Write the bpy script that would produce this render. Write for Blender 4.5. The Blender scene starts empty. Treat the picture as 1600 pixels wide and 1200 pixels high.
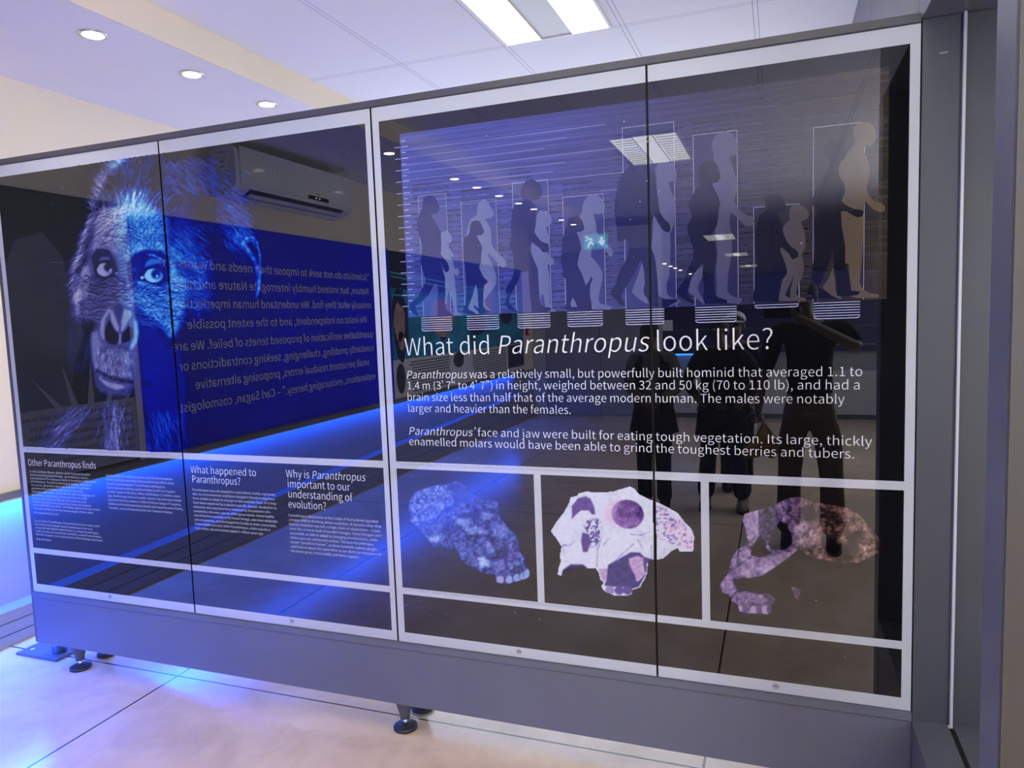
import bpy, bmesh, math, random
import numpy as np
from mathutils import Vector, Matrix

random.seed(7)
np.random.seed(7)
SC = bpy.context.scene
COL = SC.collection

# ------------------------------------------------------------------ camera, world, exposure
F_PX, YAW, PITCH, ROLL = 1124.83, .354652, -.0915311, -.0361437
CAM = Vector((0.0, -2.34733, 1.62))
_ca, _sa = math.cos(YAW), math.sin(YAW)
FWD = Vector((-_sa*math.cos(PITCH), _ca*math.cos(PITCH), math.sin(PITCH)))
_r0 = Vector((_ca, _sa, 0)); _u0 = _r0.cross(FWD)
RIGHT = _r0*math.cos(ROLL) + _u0*math.sin(ROLL)
UP = _u0*math.cos(ROLL) - _r0*math.sin(ROLL)
cd = bpy.data.cameras.new('camera'); cam = bpy.data.objects.new('camera', cd); COL.objects.link(cam)
cd.sensor_width = 36; cd.sensor_fit = 'HORIZONTAL'; cd.lens = 36*F_PX/1600; cd.clip_start = .005; cd.clip_end = 80
cam.matrix_world = Matrix(((RIGHT.x, UP.x, -FWD.x, CAM.x), (RIGHT.y, UP.y, -FWD.y, CAM.y), (RIGHT.z, UP.z, -FWD.z, CAM.z), (0, 0, 0, 1)))
SC.camera = cam
SC.view_settings.view_transform = 'Standard'; SC.view_settings.look = 'None'
SC.view_settings.gamma = 1; SC.view_settings.use_curve_mapping = False
SC.view_settings.exposure = .68
SC.cycles.use_denoising = True
SC.cycles.max_bounces = 10; SC.cycles.diffuse_bounces = 5; SC.cycles.glossy_bounces = 5
SC.cycles.caustics_reflective = False
SC.cycles.sample_clamp_indirect = 6
W = bpy.data.worlds.new('world'); SC.world = W; W.use_nodes = True
W.node_tree.nodes['Background'].inputs[0].default_value = (.55, .62, .8, 1)
W.node_tree.nodes['Background'].inputs[1].default_value = .35
LAMP_L = 8.0            # radiance of the fluorescent panels
LED_COL = (.006, .085, 1.0); LED_L = 235.0
SPOT_W = 14.0           # each downlight

# ------------------------------------------------------------------ materials
def mat(name, color=(.5, .5, .5), rough=.5, metal=0., spec=.5, emit=None, estr=0., noise=0., nscale=8., bump=0.):
    m = bpy.data.materials.new(name); m.use_nodes = True
    nt = m.node_tree; b = nt.nodes['Principled BSDF']
    b.inputs['Base Color'].default_value = (*color, 1); b.inputs['Roughness'].default_value = rough
    b.inputs['Metallic'].default_value = metal; b.inputs['Specular IOR Level'].default_value = spec
    if emit:
        b.inputs['Emission Color'].default_value = (*emit, 1); b.inputs['Emission Strength'].default_value = estr
    if noise or bump:
        g = nt.nodes.new('ShaderNodeNewGeometry'); n = nt.nodes.new('ShaderNodeTexNoise')
        n.inputs['Scale'].default_value = nscale; n.inputs['Detail'].default_value = 6
        nt.links.new(g.outputs['Position'], n.inputs['Vector'])
        if noise:
            r = nt.nodes.new('ShaderNodeValToRGB')
            r.color_ramp.elements[0].position = .3; r.color_ramp.elements[1].position = .7
            r.color_ramp.elements[0].color = (*[c*(1-noise) for c in color], 1)
            r.color_ramp.elements[1].color = (*[min(1, c*(1+noise)) for c in color], 1)
            nt.links.new(n.outputs['Fac'], r.inputs['Fac']); nt.links.new(r.outputs['Color'], b.inputs['Base Color'])
        if bump:
            bp = nt.nodes.new('ShaderNodeBump'); bp.inputs['Strength'].default_value = bump
            nt.links.new(n.outputs['Fac'], bp.inputs['Height']); nt.links.new(bp.outputs['Normal'], b.inputs['Normal'])
    return m

GLASS_IOR = 1.84
def glossy_print(name, color=None, ramp=None, attr=None, streak=0.):
    """ink or film under a polished glass face: diffuse colour below a mirror coat"""
    m = bpy.data.materials.new(name); m.use_nodes = True; nt = m.node_tree; nt.nodes.clear()
    out = nt.nodes.new('ShaderNodeOutputMaterial'); mix = nt.nodes.new('ShaderNodeMixShader')
    d = nt.nodes.new('ShaderNodeBsdfDiffuse'); g = nt.nodes.new('ShaderNodeBsdfGlossy'); f = nt.nodes.new('ShaderNodeFresnel')
    f.inputs['IOR'].default_value = GLASS_IOR; g.inputs['Roughness'].default_value = .006
    g.inputs['Color'].default_value = (.93, .97, 1, 1)
    if color: d.inputs['Color'].default_value = (*color, 1)
    src = None
    if ramp:
        geo = nt.nodes.new('ShaderNodeNewGeometry'); s = nt.nodes.new('ShaderNodeSeparateXYZ'); mr = nt.nodes.new('ShaderNodeMapRange')
        mr.inputs['From Min'].default_value = -1.3; mr.inputs['From Max'].default_value = .32
        r = nt.nodes.new('ShaderNodeValToRGB')
        while len(r.color_ramp.elements) < len(ramp): r.color_ramp.elements.new(.5)
        for e, (p, c) in zip(r.color_ramp.elements, ramp): e.position = p; e.color = (*c, 1)
        nt.links.new(geo.outputs['Position'], s.inputs[0]); nt.links.new(s.outputs['X'], mr.inputs['Value'])
        nt.links.new(mr.outputs[0], r.inputs['Fac']); src = r.outputs['Color']
        if streak:
            mp = nt.nodes.new('ShaderNodeMapping'); mp.inputs['Scale'].default_value = (1.2, 1, 70)
            nz = nt.nodes.new('ShaderNodeTexNoise'); nz.inputs['Scale'].default_value = 1.6; nz.inputs['Detail'].default_value = 3
            mr2 = nt.nodes.new('ShaderNodeMapRange'); mr2.inputs['From Min'].default_value = .4; mr2.inputs['From Max'].default_value = .72
            mr2.inputs['To Min'].default_value = 1; mr2.inputs['To Max'].default_value = 1+streak
            mx = nt.nodes.new('ShaderNodeVectorMath'); mx.operation = 'SCALE'
            nt.links.new(geo.outputs['Position'], mp.inputs[0]); nt.links.new(mp.outputs[0], nz.inputs['Vector'])
            nt.links.new(nz.outputs['Fac'], mr2.inputs['Value']); nt.links.new(src, mx.inputs[0]); nt.links.new(mr2.outputs[0], mx.inputs['Scale'])
            src = mx.outputs[0]
    if attr:
        a = nt.nodes.new('ShaderNodeAttribute'); a.attribute_name = attr; src = a.outputs['Color']
    if src: nt.links.new(src, d.inputs['Color'])
    nt.links.new(f.outputs[0], mix.inputs[0]); nt.links.new(d.outputs[0], mix.inputs[1]); nt.links.new(g.outputs[0], mix.inputs[2])
    nt.links.new(mix.outputs[0], out.inputs[0])
    return m

def ink(name, attr):
    m = mat(name, rough=.45, spec=.2); nt = m.node_tree
    a = nt.nodes.new('ShaderNodeAttribute'); a.attribute_name = attr
    nt.links.new(a.outputs['Color'], nt.nodes['Principled BSDF'].inputs['Base Color']); return m

M = dict(
    white=mat('white_paint', (.80, .80, .82), .6, noise=.02, nscale=2),
    cream=mat('cream_paint', (.82, .72, .55), .6, noise=.03, nscale=1.5),
    endwall=mat('grey_wall_paint', (.50, .49, .50), .6, noise=.03),
    steel=mat('grey_painted_steel', (.112, .122, .145), .36, spec=.55, noise=.06, nscale=3),
    steel_dark=mat('dark_grey_steel', (.075, .08, .095), .42, noise=.05, nscale=4),
    rail=mat('grey_rail', (.16, .16, .175), .45, noise=.05, nscale=5),
    black=mat('black_gap', (.008, .008, .01), .6),
    top_rail=mat('dark_top_rail', (.062, .062, .07), .45, noise=.05, nscale=5),
    rubber=mat('black_rubber', (.02, .02, .022), .55),
    steel_jamb=mat('grey_jamb_steel', (.050, .055, .062), .5, noise=.05, nscale=4),
    chrome=mat('chrome', (.75, .76, .78), .18, metal=1.),
    plastic=mat('white_plastic', (.78, .78, .78), .08, spec=.6),
    grille=mat('vent_dark', (.05, .05, .07), .5),
    display=mat('black_display', (.01, .01, .015), .15),
    door=mat('grey_door_paint', (.28, .29, .34), .4, noise=.04, nscale=2),
    lamp=mat('fluorescent_glow', (.9, .9, .85), .5, emit=(1., .95, .80), estr=LAMP_L),
    daylight=mat('frosted_daylight_pane', (.8, .85, .9), .5, emit=(.80, .90, 1.), estr=1.5),
    daylight_side=mat('frosted_daylight_side_pane', (.8, .85, .9), .5, emit=(.88, .92, 1.), estr=7.),
    spot=mat('downlight_glow', (.9, .9, .85), .5, emit=(1., .93, .78), estr=14.),
    far_lamp=mat('distant_downlight_glow', (.9, .9, .85), .5, emit=(1., .95, .85), estr=30.),
    louvre=mat('louvre_metal', (.62, .62, .58), .45),
    post_face=mat('brown_grey_paint', (.058, .050, .040), .5), edge=mat('pale_edge_paint', (.45, .46, .50), .3),
    slot_led=mat('slot_led_glow', (.2, .4, 1), .5, emit=(.03, .25, 1.), estr=12.),
    soft_lamp=mat('soft_fluorescent_glow', (.9, .9, .85), .5, emit=(1., .98, .86), estr=3.2),
    led=mat('blue_led_glow', (.2, .4, 1), .5, emit=LED_COL, estr=LED_L),
    blue=mat('blue_poster_ink', (.006, .008, .80), .4, spec=.3, noise=.25, nscale=.9),
    navy=mat('navy_panel', (.012, .015, .09), .4),
    slate=mat('slate_poster_ink', (.025, .035, .04), .45, noise=.5, nscale=2.5),
    slate_light=mat('slate_poster_figure', (.11, .12, .19), .45, noise=.3, nscale=3),
    grey_ink=mat('grey_poster_ink', (.30, .30, .40), .5),
    dark_text=mat('dark_lettering', (.03, .03, .06), .5),
    quote=mat('pale_lettering', (.80, .80, .92), .5),
    lilac=mat('lilac_trim', (.50, .46, .62), .5),
    paper=mat('text_panel_paper', (.66, .64, .68), .5),
    green=mat('exit_green', (.02, .30, .24), .4, emit=(.03, .40, .44), estr=2.6),
    exit_white=mat('exit_white', (.8, .8, .8), .4, emit=(.9, 1, .95), estr=2.8),
    red=mat('call_point_red', (.45, .02, .10), .4),
    card=mat('white_card', (.8, .8, .8), .5),
    plinth=mat('grey_plinth', (.26, .26, .30), .45, noise=.05, nscale=3),
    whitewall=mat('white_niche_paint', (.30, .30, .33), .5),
)

def floor_mat():
    m = mat('polished_concrete', rough=.3, spec=.75); nt = m.node_tree; b = nt.nodes['Principled BSDF']
    geo = nt.nodes.new('ShaderNodeNewGeometry')
    n1 = nt.nodes.new('ShaderNodeTexNoise'); n1.inputs['Scale'].default_value = 1.3; n1.inputs['Detail'].default_value = 8; n1.inputs['Roughness'].default_value = .62
    n2 = nt.nodes.new('ShaderNodeTexNoise'); n2.inputs['Scale'].default_value = 5.5; n2.inputs['Detail'].default_value = 8; n2.inputs['Distortion'].default_value = .8
    for n in (n1, n2): nt.links.new(geo.outputs['Position'], n.inputs['Vector'])
    r = nt.nodes.new('ShaderNodeValToRGB'); r.color_ramp.elements[0].position = .32; r.color_ramp.elements[1].position = .68
    r.color_ramp.elements[0].color = (.62, .46, .31, 1); r.color_ramp.elements[1].color = (.80, .65, .48, 1)
    nt.links.new(n1.outputs['Fac'], r.inputs['Fac'])
    r2 = nt.nodes.new('ShaderNodeValToRGB'); r2.color_ramp.elements[0].position = .30; r2.color_ramp.elements[1].position = .58
    r2.color_ramp.elements[0].color = (.86, .85, .84, 1); r2.color_ramp.elements[1].color = (1, 1, 1, 1)
    nt.links.new(n2.outputs['Fac'], r2.inputs['Fac'])
    mul = nt.nodes.new('ShaderNodeMixRGB'); mul.blend_type = 'MULTIPLY'; mul.inputs[0].default_value = 1
    nt.links.new(r.outputs[0], mul.inputs[1]); nt.links.new(r2.outputs[0], mul.inputs[2])
    sep = nt.nodes.new('ShaderNodeSeparateXYZ'); nt.links.new(geo.outputs['Position'], sep.inputs[0])
    def line(axis, start, step):
        a = nt.nodes.new('ShaderNodeMath'); a.operation = 'SUBTRACT'; a.inputs[1].default_value = start-step/2
        nt.links.new(sep.outputs[axis], a.inputs[0])
        w = nt.nodes.new('ShaderNodeMath'); w.operation = 'FLOORED_MODULO'; w.inputs[1].default_value = step; nt.links.new(a.outputs[0], w.inputs[0])
        c = nt.nodes.new('ShaderNodeMath'); c.operation = 'SUBTRACT'; c.inputs[1].default_value = step/2; nt.links.new(w.outputs[0], c.inputs[0])
        d = nt.nodes.new('ShaderNodeMath'); d.operation = 'ABSOLUTE'; nt.links.new(c.outputs[0], d.inputs[0])
        e = nt.nodes.new('ShaderNodeMath'); e.operation = 'GREATER_THAN'; e.inputs[1].default_value = .0045; nt.links.new(d.outputs[0], e.inputs[0])
        return e.outputs[0]
    lx, ly = line('X', -2.65, 2.4), line('Y', .14, 3.35)
    mn = nt.nodes.new('ShaderNodeMath'); mn.operation = 'MINIMUM'; nt.links.new(lx, mn.inputs[0]); nt.links.new(ly, mn.inputs[1])
    jm = nt.nodes.new('ShaderNodeMixRGB'); jm.inputs[1].default_value = (.02, .018, .02, 1)
    nt.links.new(mn.outputs[0], jm.inputs[0]); nt.links.new(mul.outputs[0], jm.inputs[2]); nt.links.new(jm.outputs[0], b.inputs['Base Color'])
    rr = nt.nodes.new('ShaderNodeMapRange'); rr.inputs['To Min'].default_value = .12; rr.inputs['To Max'].default_value = .30
    nt.links.new(n2.outputs['Fac'], rr.inputs['Value']); nt.links.new(rr.outputs[0], b.inputs['Roughness'])
    bp = nt.nodes.new('ShaderNodeBump'); bp.inputs['Strength'].default_value = .015
    nt.links.new(n2.outputs['Fac'], bp.inputs['Height']); nt.links.new(bp.outputs[0], b.inputs['Normal'])
    return m

def ceiling_mat():
    m = mat('ceiling_tile', rough=.8, spec=.2); nt = m.node_tree; b = nt.nodes['Principled BSDF']
    geo = nt.nodes.new('ShaderNodeNewGeometry'); sep = nt.nodes.new('ShaderNodeSeparateXYZ'); nt.links.new(geo.outputs['Position'], sep.inputs[0])
    fac = None
    for axis, start, step in (('X', -2.06, .6535), ('Y', 1.545, 1.25)):
        a = nt.nodes.new('ShaderNodeMath'); a.operation = 'SUBTRACT'; a.inputs[1].default_value = start-step/2; nt.links.new(sep.outputs[axis], a.inputs[0])
        w = nt.nodes.new('ShaderNodeMath'); w.operation = 'FLOORED_MODULO'; w.inputs[1].default_value = step; nt.links.new(a.outputs[0], w.inputs[0])
        c = nt.nodes.new('ShaderNodeMath'); c.operation = 'SUBTRACT'; c.inputs[1].default_value = step/2; nt.links.new(w.outputs[0], c.inputs[0])
        d = nt.nodes.new('ShaderNodeMath'); d.operation = 'ABSOLUTE'; nt.links.new(c.outputs[0], d.inputs[0])
        # dark hairline at each side of the pale T-bar
        e = nt.nodes.new('ShaderNodeMath'); e.operation = 'COMPARE'; e.inputs[1].default_value = .012; e.inputs[2].default_value = .0022; nt.links.new(d.outputs[0], e.inputs[0])
        if fac is None: fac = e.outputs[0]
        else:
            mx = nt.nodes.new('ShaderNodeMath'); mx.operation = 'MAXIMUM'; nt.links.new(fac, mx.inputs[0]); nt.links.new(e.outputs[0], mx.inputs[1]); fac = mx.outputs[0]
    mixc = nt.nodes.new('ShaderNodeMixRGB'); mixc.inputs[1].default_value = (.80, .80, .84, 1); mixc.inputs[2].default_value = (.42, .42, .48, 1)
    nt.links.new(fac, mixc.inputs[0]); nt.links.new(mixc.outputs[0], b.inputs['Base Color'])
    return m
M['floor'] = floor_mat(); M['ceil'] = ceiling_mat()

# ------------------------------------------------------------------ object helpers
def link(o, parent=None):
    COL.objects.link(o)
    if parent: o.parent = parent
    return o
def mesh_obj(name, bm, m, parent=None, smooth=False):
    me = bpy.data.meshes.new(name); bm.to_mesh(me); bm.free()
    if m: me.materials.append(m)
    if smooth:
        for p in me.polygons: p.use_smooth = True
    return link(bpy.data.objects.new(name, me), parent)
def tag(o, label, cat, group=None):
    o['label'] = label; o['category'] = cat
    if group: o['group'] = group
    return o
def struct(o): o['kind'] = 'structure'; return o
def thing(name, label, cat, loc=(0, 0, 0), group=None):
    o = bpy.data.objects.new(name, None); o.empty_display_size = .1; COL.objects.link(o); o.location = loc
    return tag(o, label, cat, group)
def box(bm, x0, x1, y0, y1, z0, z1):
    v = [bm.verts.new(p) for p in ((x0,y0,z0),(x1,y0,z0),(x1,y1,z0),(x0,y1,z0),(x0,y0,z1),(x1,y0,z1),(x1,y1,z1),(x0,y1,z1))]
    for f in ((0,3,2,1),(4,5,6,7),(0,1,5,4),(1,2,6,5),(2,3,7,6),(3,0,4,7)): bm.faces.new([v[i] for i in f])
def B(name, m, parent, *boxes, bevel=0.):
    bm = bmesh.new()
    for b in boxes: box(bm, *b)
    if bevel: bmesh.ops.bevel(bm, geom=list(bm.edges), offset=bevel, segments=2, affect='EDGES')
    return mesh_obj(name, bm, m, parent)
def lathe(bm, prof, cx, cy, n=24, z0=0.):
    rings = []
    for r, z in prof:
        rings.append([bm.verts.new((cx+r*math.cos(2*math.pi*i/n), cy+r*math.sin(2*math.pi*i/n), z0+z)) for i in range(n)])
    for a, b in zip(rings, rings[1:]):
        for i in range(n): bm.faces.new((a[i], a[(i+1) % n], b[(i+1) % n], b[i]))
    bm.faces.new(list(reversed(rings[0]))); bm.faces.new(rings[-1])
def prism(bm, pts, axis, a0, a1):
    """extrude a 2D outline along an axis ('x': pts are (y,z); 'y': pts are (x,z); 'z': pts are (x,y))"""
    def P(p, a): return {'x': (a, p[0], p[1]), 'y': (p[0], a, p[1]), 'z': (p[0], p[1], a)}[axis]
    A = [bm.verts.new(P(p, a0)) for p in pts]; Bv = [bm.verts.new(P(p, a1)) for p in pts]
    n = len(pts)
    bm.faces.new(A); bm.faces.new(list(reversed(Bv)))
    for i in range(n): bm.faces.new((A[i], Bv[i], Bv[(i+1) % n], A[(i+1) % n]))
    bmesh.ops.recalc_face_normals(bm, faces=bm.faces)
def copy_tree(o, parent=None):
    c = o.copy(); COL.objects.link(c)
    if parent: c.parent = parent
    for ch in list(o.children): copy_tree(ch, c)
    return c

# traced outline points (photo pixels) -> metres on the partition face (X, Z)
def on_panel(px, py):
    px = np.asarray(px, float); py = np.asarray(py, float)
    a = (px-800)/F_PX; b = (600-py)/F_PX
    dx = FWD.x+a*RIGHT.x+b*UP.x; dy = FWD.y+a*RIGHT.y+b*UP.y; dz = FWD.z+a*RIGHT.z+b*UP.z
    t = -CAM.y/dy
    return CAM.x+t*dx, CAM.z+t*dz
def panel_polys(name, polys, y, m, parent):
    bm = bmesh.new()
    for pts in polys:
        ar = sum(p[0]*q[1]-q[0]*p[1] for p, q in zip(pts, pts[1:]+pts[:1]))
        if ar < 0: pts = list(reversed(pts))
        vs = [bm.verts.new((x, y, z)) for x, z in pts]
        bm.faces.new(vs)
    bm.normal_update()
    bmesh.ops.triangulate(bm, faces=bm.faces, ngon_method='EAR_CLIP')
    return mesh_obj(name, bm, m, parent)
def rect(x0, x1, z0, z1): return [(x0, z0), (x1, z0), (x1, z1), (x0, z1)]

# ------------------------------------------------------------------ lettering (outlines kept in the script)
GSPACE = 78; GCAP = 257.
GLYPHS = {
    '!': (113, [[46,77,68,77,72,226,72,262,40,262,41,226],[56,-5,68,-1,76,7,79,20,76,32,68,41,56,44,45,41,36,32,33,20,36,7,45,-1]]),
    '"': (166, [[39,169,58,169,64,234,65,270,32,270,32,234],[107,169,127,169,133,234,134,270,100,270,101,234]]),
    '%': (322, [[72,99,96,105,114,121,126,146,130,181,126,215,114,240,96,256,72,261,48,256,30,240,18,215,14,181,18,146,30,121,48,105],[72,119,58,123,47,135,40,154,38,181,40,208,47,227,58,238,72,242,86,238,96,227,103,208,106,181,103,154,96,135,86,123],[79,-5,101,-5,243,261,221,261],[251,-5,275,1,293,17,305,42,309,77,305,111,293,136,275,152,251,157,227,152,209,136,197,111,193,77,197,42,209,17,227,1],[251,15,237,19,226,31,219,50,216,77,219,103,226,123,237,134,251,138,264,134,275,123,282,103,285,77,282,50,275,31,264,19]]),
    '&': (238, [[91,-5,112,-2,132,3,149,13,165,25,180,15,195,6,210,0,224,-5,232,22,217,27,201,36,184,47,198,67,211,90,221,113,229,138,199,138,192,117,184,97,174,79,163,63,145,79,128,96,112,115,98,135,119,151,138,168,151,188,156,211,152,231,143,247,127,258,105,261,81,257,63,244,51,225,47,201,48,187,51,172,56,156,63,141,44,126,28,110,17,90,13,67,18,38,34,15,59,1],[144,42,128,31,112,24,95,21,74,24,58,34,48,49,44,68,48,87,60,103,76,118,91,98,107,78,125,59],[86,156,80,172,75,187,74,201,78,220,89,234,106,239,120,235,127,224,130,210,126,194,117,180,103,168]]),
    "'": (97, [[39,169,58,169,64,234,65,270,32,270,32,234]]),
    '(': (118, [[84,-69,103,-60,84,-21,70,21,62,64,59,109,62,153,70,197,84,238,103,277,84,286,62,246,46,204,36,158,32,109,36,59,46,14,62,-29]]),
    ')': (118, [[35,-69,56,-29,72,14,83,59,86,109,83,158,72,204,56,246,35,286,15,277,34,238,49,197,57,153,60,109,57,64,49,21,34,-21,15,-60]]),
    ',': (97, [[26,-67,48,-54,64,-38,74,-17,77,7,74,27,65,40,50,44,38,41,30,34,26,22,30,10,38,2,50,-1,54,0,49,-20,37,-36,19,-48]]),
    '-': (121, [[16,86,106,86,106,110,16,110]]),
    '.': (97, [[49,-5,60,-1,69,7,72,20,69,32,60,41,49,44,37,41,29,32,26,20,29,7,37,-1]]),
    '/': (137, [[4,-63,27,-63,132,278,109,278]]),
    '0': (194, [[97,-5,130,4,156,29,172,70,177,129,172,187,156,229,130,253,97,261,64,253,39,229,23,187,18,129,23,70,39,29,64,4],[97,21,77,28,62,47,52,81,48,129,52,177,62,211,77,230,97,236,117,230,133,211,143,177,146,129,143,81,133,47,117,28]]),
    '1': (194, [[31,0,172,0,172,27,120,27,120,257,96,257,81,249,63,243,42,238,42,218,88,218,88,27,31,27]]),
    '2': (194, [[15,0,177,0,177,28,106,28,64,25,105,67,137,108,157,147,165,186,159,217,144,241,121,256,90,261,67,259,47,251,30,239,14,224,33,206,44,217,57,227,71,233,86,235,107,231,121,221,130,205,133,185,126,150,104,112,68,68,15,19]]),
    '3': (194, [[92,-5,124,0,151,15,168,38,175,69,170,93,159,112,142,125,120,134,120,136,139,145,153,158,163,176,166,197,160,224,145,244,121,257,91,261,70,259,52,253,35,243,20,231,37,210,53,223,70,232,90,235,113,230,128,216,133,195,130,175,118,160,96,149,62,146,62,121,100,117,125,107,138,91,142,70,138,50,128,35,111,25,90,22,70,24,53,31,39,40,27,51,10,31,24,17,42,6,65,-2]]),
    '4': (194, [[119,0,149,0,149,71,183,71,183,96,149,96,149,257,114,257,7,92,7,71,119,71],[119,96,40,96,99,184,119,222,121,222,119,175]]),
    '5': (194, [[92,-5,123,1,150,18,169,46,176,83,170,120,153,146,128,160,98,165,84,164,72,161,60,155,67,229,163,229,163,257,39,257,30,137,47,126,61,134,75,139,90,141,112,137,129,126,139,107,143,83,139,57,127,38,110,26,89,22,68,24,51,31,37,40,26,50,9,29,24,17,42,6,64,-2]]),
    '6': (194, [[105,-5,134,1,157,18,173,45,179,79,174,114,160,139,137,154,108,159,93,157,77,151,63,141,50,129,56,179,70,212,91,229,116,235,131,233,145,226,157,215,175,235,163,246,149,254,133,259,114,261,79,254,48,230,27,187,20,123,26,67,44,27,71,3],[50,103,63,118,77,128,90,134,103,136,123,132,137,120,146,102,149,79,145,55,136,37,123,25,105,21,84,26,67,42,56,68]]),
    '7': (194, [[69,0,103,0,108,69,119,127,141,182,178,237,178,257,17,257,17,229,142,229,110,178,88,125,75,67]]),
    '8': (194, [[98,-5,131,1,156,15,172,36,178,62,175,85,165,104,151,118,135,129,135,131,147,142,158,156,166,174,169,193,164,220,150,242,128,256,99,261,71,256,49,243,34,222,28,195,31,177,39,161,50,147,63,136,63,135,46,123,31,107,20,88,16,64,22,36,39,15,65,1],[116,139,94,149,75,160,62,175,57,195,63,217,77,232,98,237,117,233,130,224,139,209,142,191,139,173,130,155],[98,19,77,23,60,33,49,48,44,67,47,84,54,100,66,113,80,125,106,114,127,101,142,85,148,63,144,45,134,31,119,22]]),
    '9': (194, [[82,-5,117,3,147,28,168,73,175,139,169,193,151,231,123,254,89,261,61,255,37,238,21,212,15,178,20,143,35,118,57,102,86,97,102,100,118,106,132,116,145,129,139,78,125,45,105,28,81,22,65,24,50,31,38,42,20,22,32,11,46,3,63,-3],[145,155,132,140,118,129,105,123,91,121,71,125,57,137,48,155,46,178,49,202,58,220,72,232,89,236,111,231,128,216,139,190]]),
    ':': (97, [[49,137,60,140,69,148,72,161,69,174,60,182,49,186,37,182,29,174,26,161,29,148,37,140],[49,-5,60,-1,69,7,72,20,69,32,60,41,49,44,37,41,29,32,26,20,29,7,37,-1]]),
    ';': (97, [[49,137,60,140,69,148,72,161,69,174,60,182,49,186,37,182,29,174,26,161,29,148,37,140],[26,-67,48,-54,64,-38,74,-17,77,7,74,27,65,40,50,44,38,41,30,34,26,22,30,10,38,2,50,-1,54,0,49,-20,37,-36,19,-48]]),
    '?': (166, [[62,77,91,77,97,113,117,142,138,171,147,204,143,230,130,250,109,262,82,267,62,264,44,258,28,247,15,235,33,218,47,230,62,237,78,240,99,235,112,222,116,202,107,174,86,147,67,117],[77,-5,89,-1,98,7,101,20,98,32,89,41,77,44,66,41,58,32,55,20,58,7,66,-1]]),
    'A': (213, [[1,0,34,0,59,78,153,78,177,0,211,0,124,257,88,257],[67,104,79,144,105,230,106,230,132,144,145,104]]),
    'B': (230, [[35,0,117,0,156,5,187,19,207,42,214,75,210,99,200,117,183,129,162,137,162,138,178,147,190,159,197,176,200,194,193,223,175,242,147,253,111,257,35,257],[68,148,68,231,107,231,134,229,153,222,164,209,168,190,164,172,153,159,134,151,106,148],[68,26,68,123,112,123,142,120,164,111,178,97,182,76,178,54,164,38,142,29,112,26]]),
    'C': (223, [[132,-5,155,-2,176,5,195,17,211,32,193,53,180,41,166,32,151,26,133,24,100,31,75,52,59,85,54,129,59,172,76,205,101,226,134,233,155,230,172,221,187,209,204,230,192,242,175,252,156,259,134,261,89,252,53,226,29,184,20,128,29,72,52,31,88,4]]),
    'D': (241, [[35,0,101,0,152,9,190,34,212,75,220,129,212,184,189,224,152,248,99,257,35,257],[68,27,68,230,97,230,136,224,165,204,181,172,187,129,181,86,165,54,136,34,97,27]]),
    'E': (206, [[35,0,187,0,187,28,68,28,68,121,165,121,165,149,68,149,68,229,183,229,183,257,35,257]]),
    'F': (193, [[35,0,68,0,68,115,166,115,166,143,68,143,68,229,183,229,183,257,35,257]]),
    'G': (241, [[136,-5,161,-2,182,4,201,13,215,25,215,133,131,133,131,106,186,106,186,39,173,31,157,26,139,24,103,31,76,52,59,85,54,129,60,172,77,205,104,226,139,233,157,231,171,226,184,218,194,209,212,230,199,241,183,251,162,258,138,261,91,252,54,226,29,184,20,128,29,72,53,31,90,4]]),
    'H': (255, [[35,0,68,0,68,121,187,121,187,0,220,0,220,257,187,257,187,149,68,149,68,257,35,257]]),
    'I': (103, [[35,0,68,0,68,257,35,257]]),
    'J': (187, [[83,-5,115,2,137,19,150,44,154,75,154,257,121,257,121,78,119,54,111,37,98,27,80,24,63,27,48,36,35,53,12,36,25,18,41,6,60,-2]]),
    'K': (226, [[35,0,68,0,68,81,112,134,189,0,225,0,132,159,213,257,176,257,68,128,68,128,68,257,35,257]]),
    'L': (190, [[35,0,180,0,180,28,68,28,68,257,35,257]]),
    'M': (284, [[35,0,64,0,64,142,60,218,62,218,82,159,131,26,153,26,201,159,222,218,223,218,219,142,219,0,249,0,249,257,210,257,161,119,143,66,142,66,123,119,74,257,35,257]]),
    'N': (253, [[35,0,66,0,66,135,62,215,63,215,91,162,185,0,218,0,218,257,187,257,187,123,192,42,190,42,162,95,68,257,35,257]]),
    'O': (260, [[130,-5,174,5,209,31,231,74,239,129,231,185,209,226,174,252,130,261,86,252,51,226,28,185,20,129,28,74,51,31,86,5],[130,24,98,31,74,52,59,86,54,129,59,172,74,205,98,226,130,233,161,226,185,205,201,172,206,129,201,86,185,52,161,31]]),
    'P': (222, [[35,0,68,0,68,102,110,102,148,107,178,121,198,146,204,181,198,217,178,240,148,253,109,257,35,257],[68,129,68,230,104,230,134,228,155,220,168,205,172,181,168,158,156,141,135,132,106,129]]),
    'Q': (260, [[130,22,98,30,74,51,59,85,54,129,59,172,74,205,98,226,130,233,161,226,185,205,201,172,206,129,201,85,185,51,161,30],[208,-64,223,-64,236,-62,245,-58,239,-34,212,-37,192,-35,174,-29,160,-18,149,-3,186,11,215,39,233,79,239,129,231,185,209,226,174,252,130,261,86,252,51,226,28,185,20,129,27,78,46,38,76,10,114,-4,128,-28,149,-47,176,-60]]),
    'R': (222, [[68,135,68,230,111,230,137,228,157,220,169,206,173,185,169,163,157,147,137,138,111,135],[176,0,213,0,147,112,171,122,189,137,201,158,205,185,199,219,180,241,152,253,116,257,35,257,35,0,68,0,68,109,114,109]]),
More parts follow.
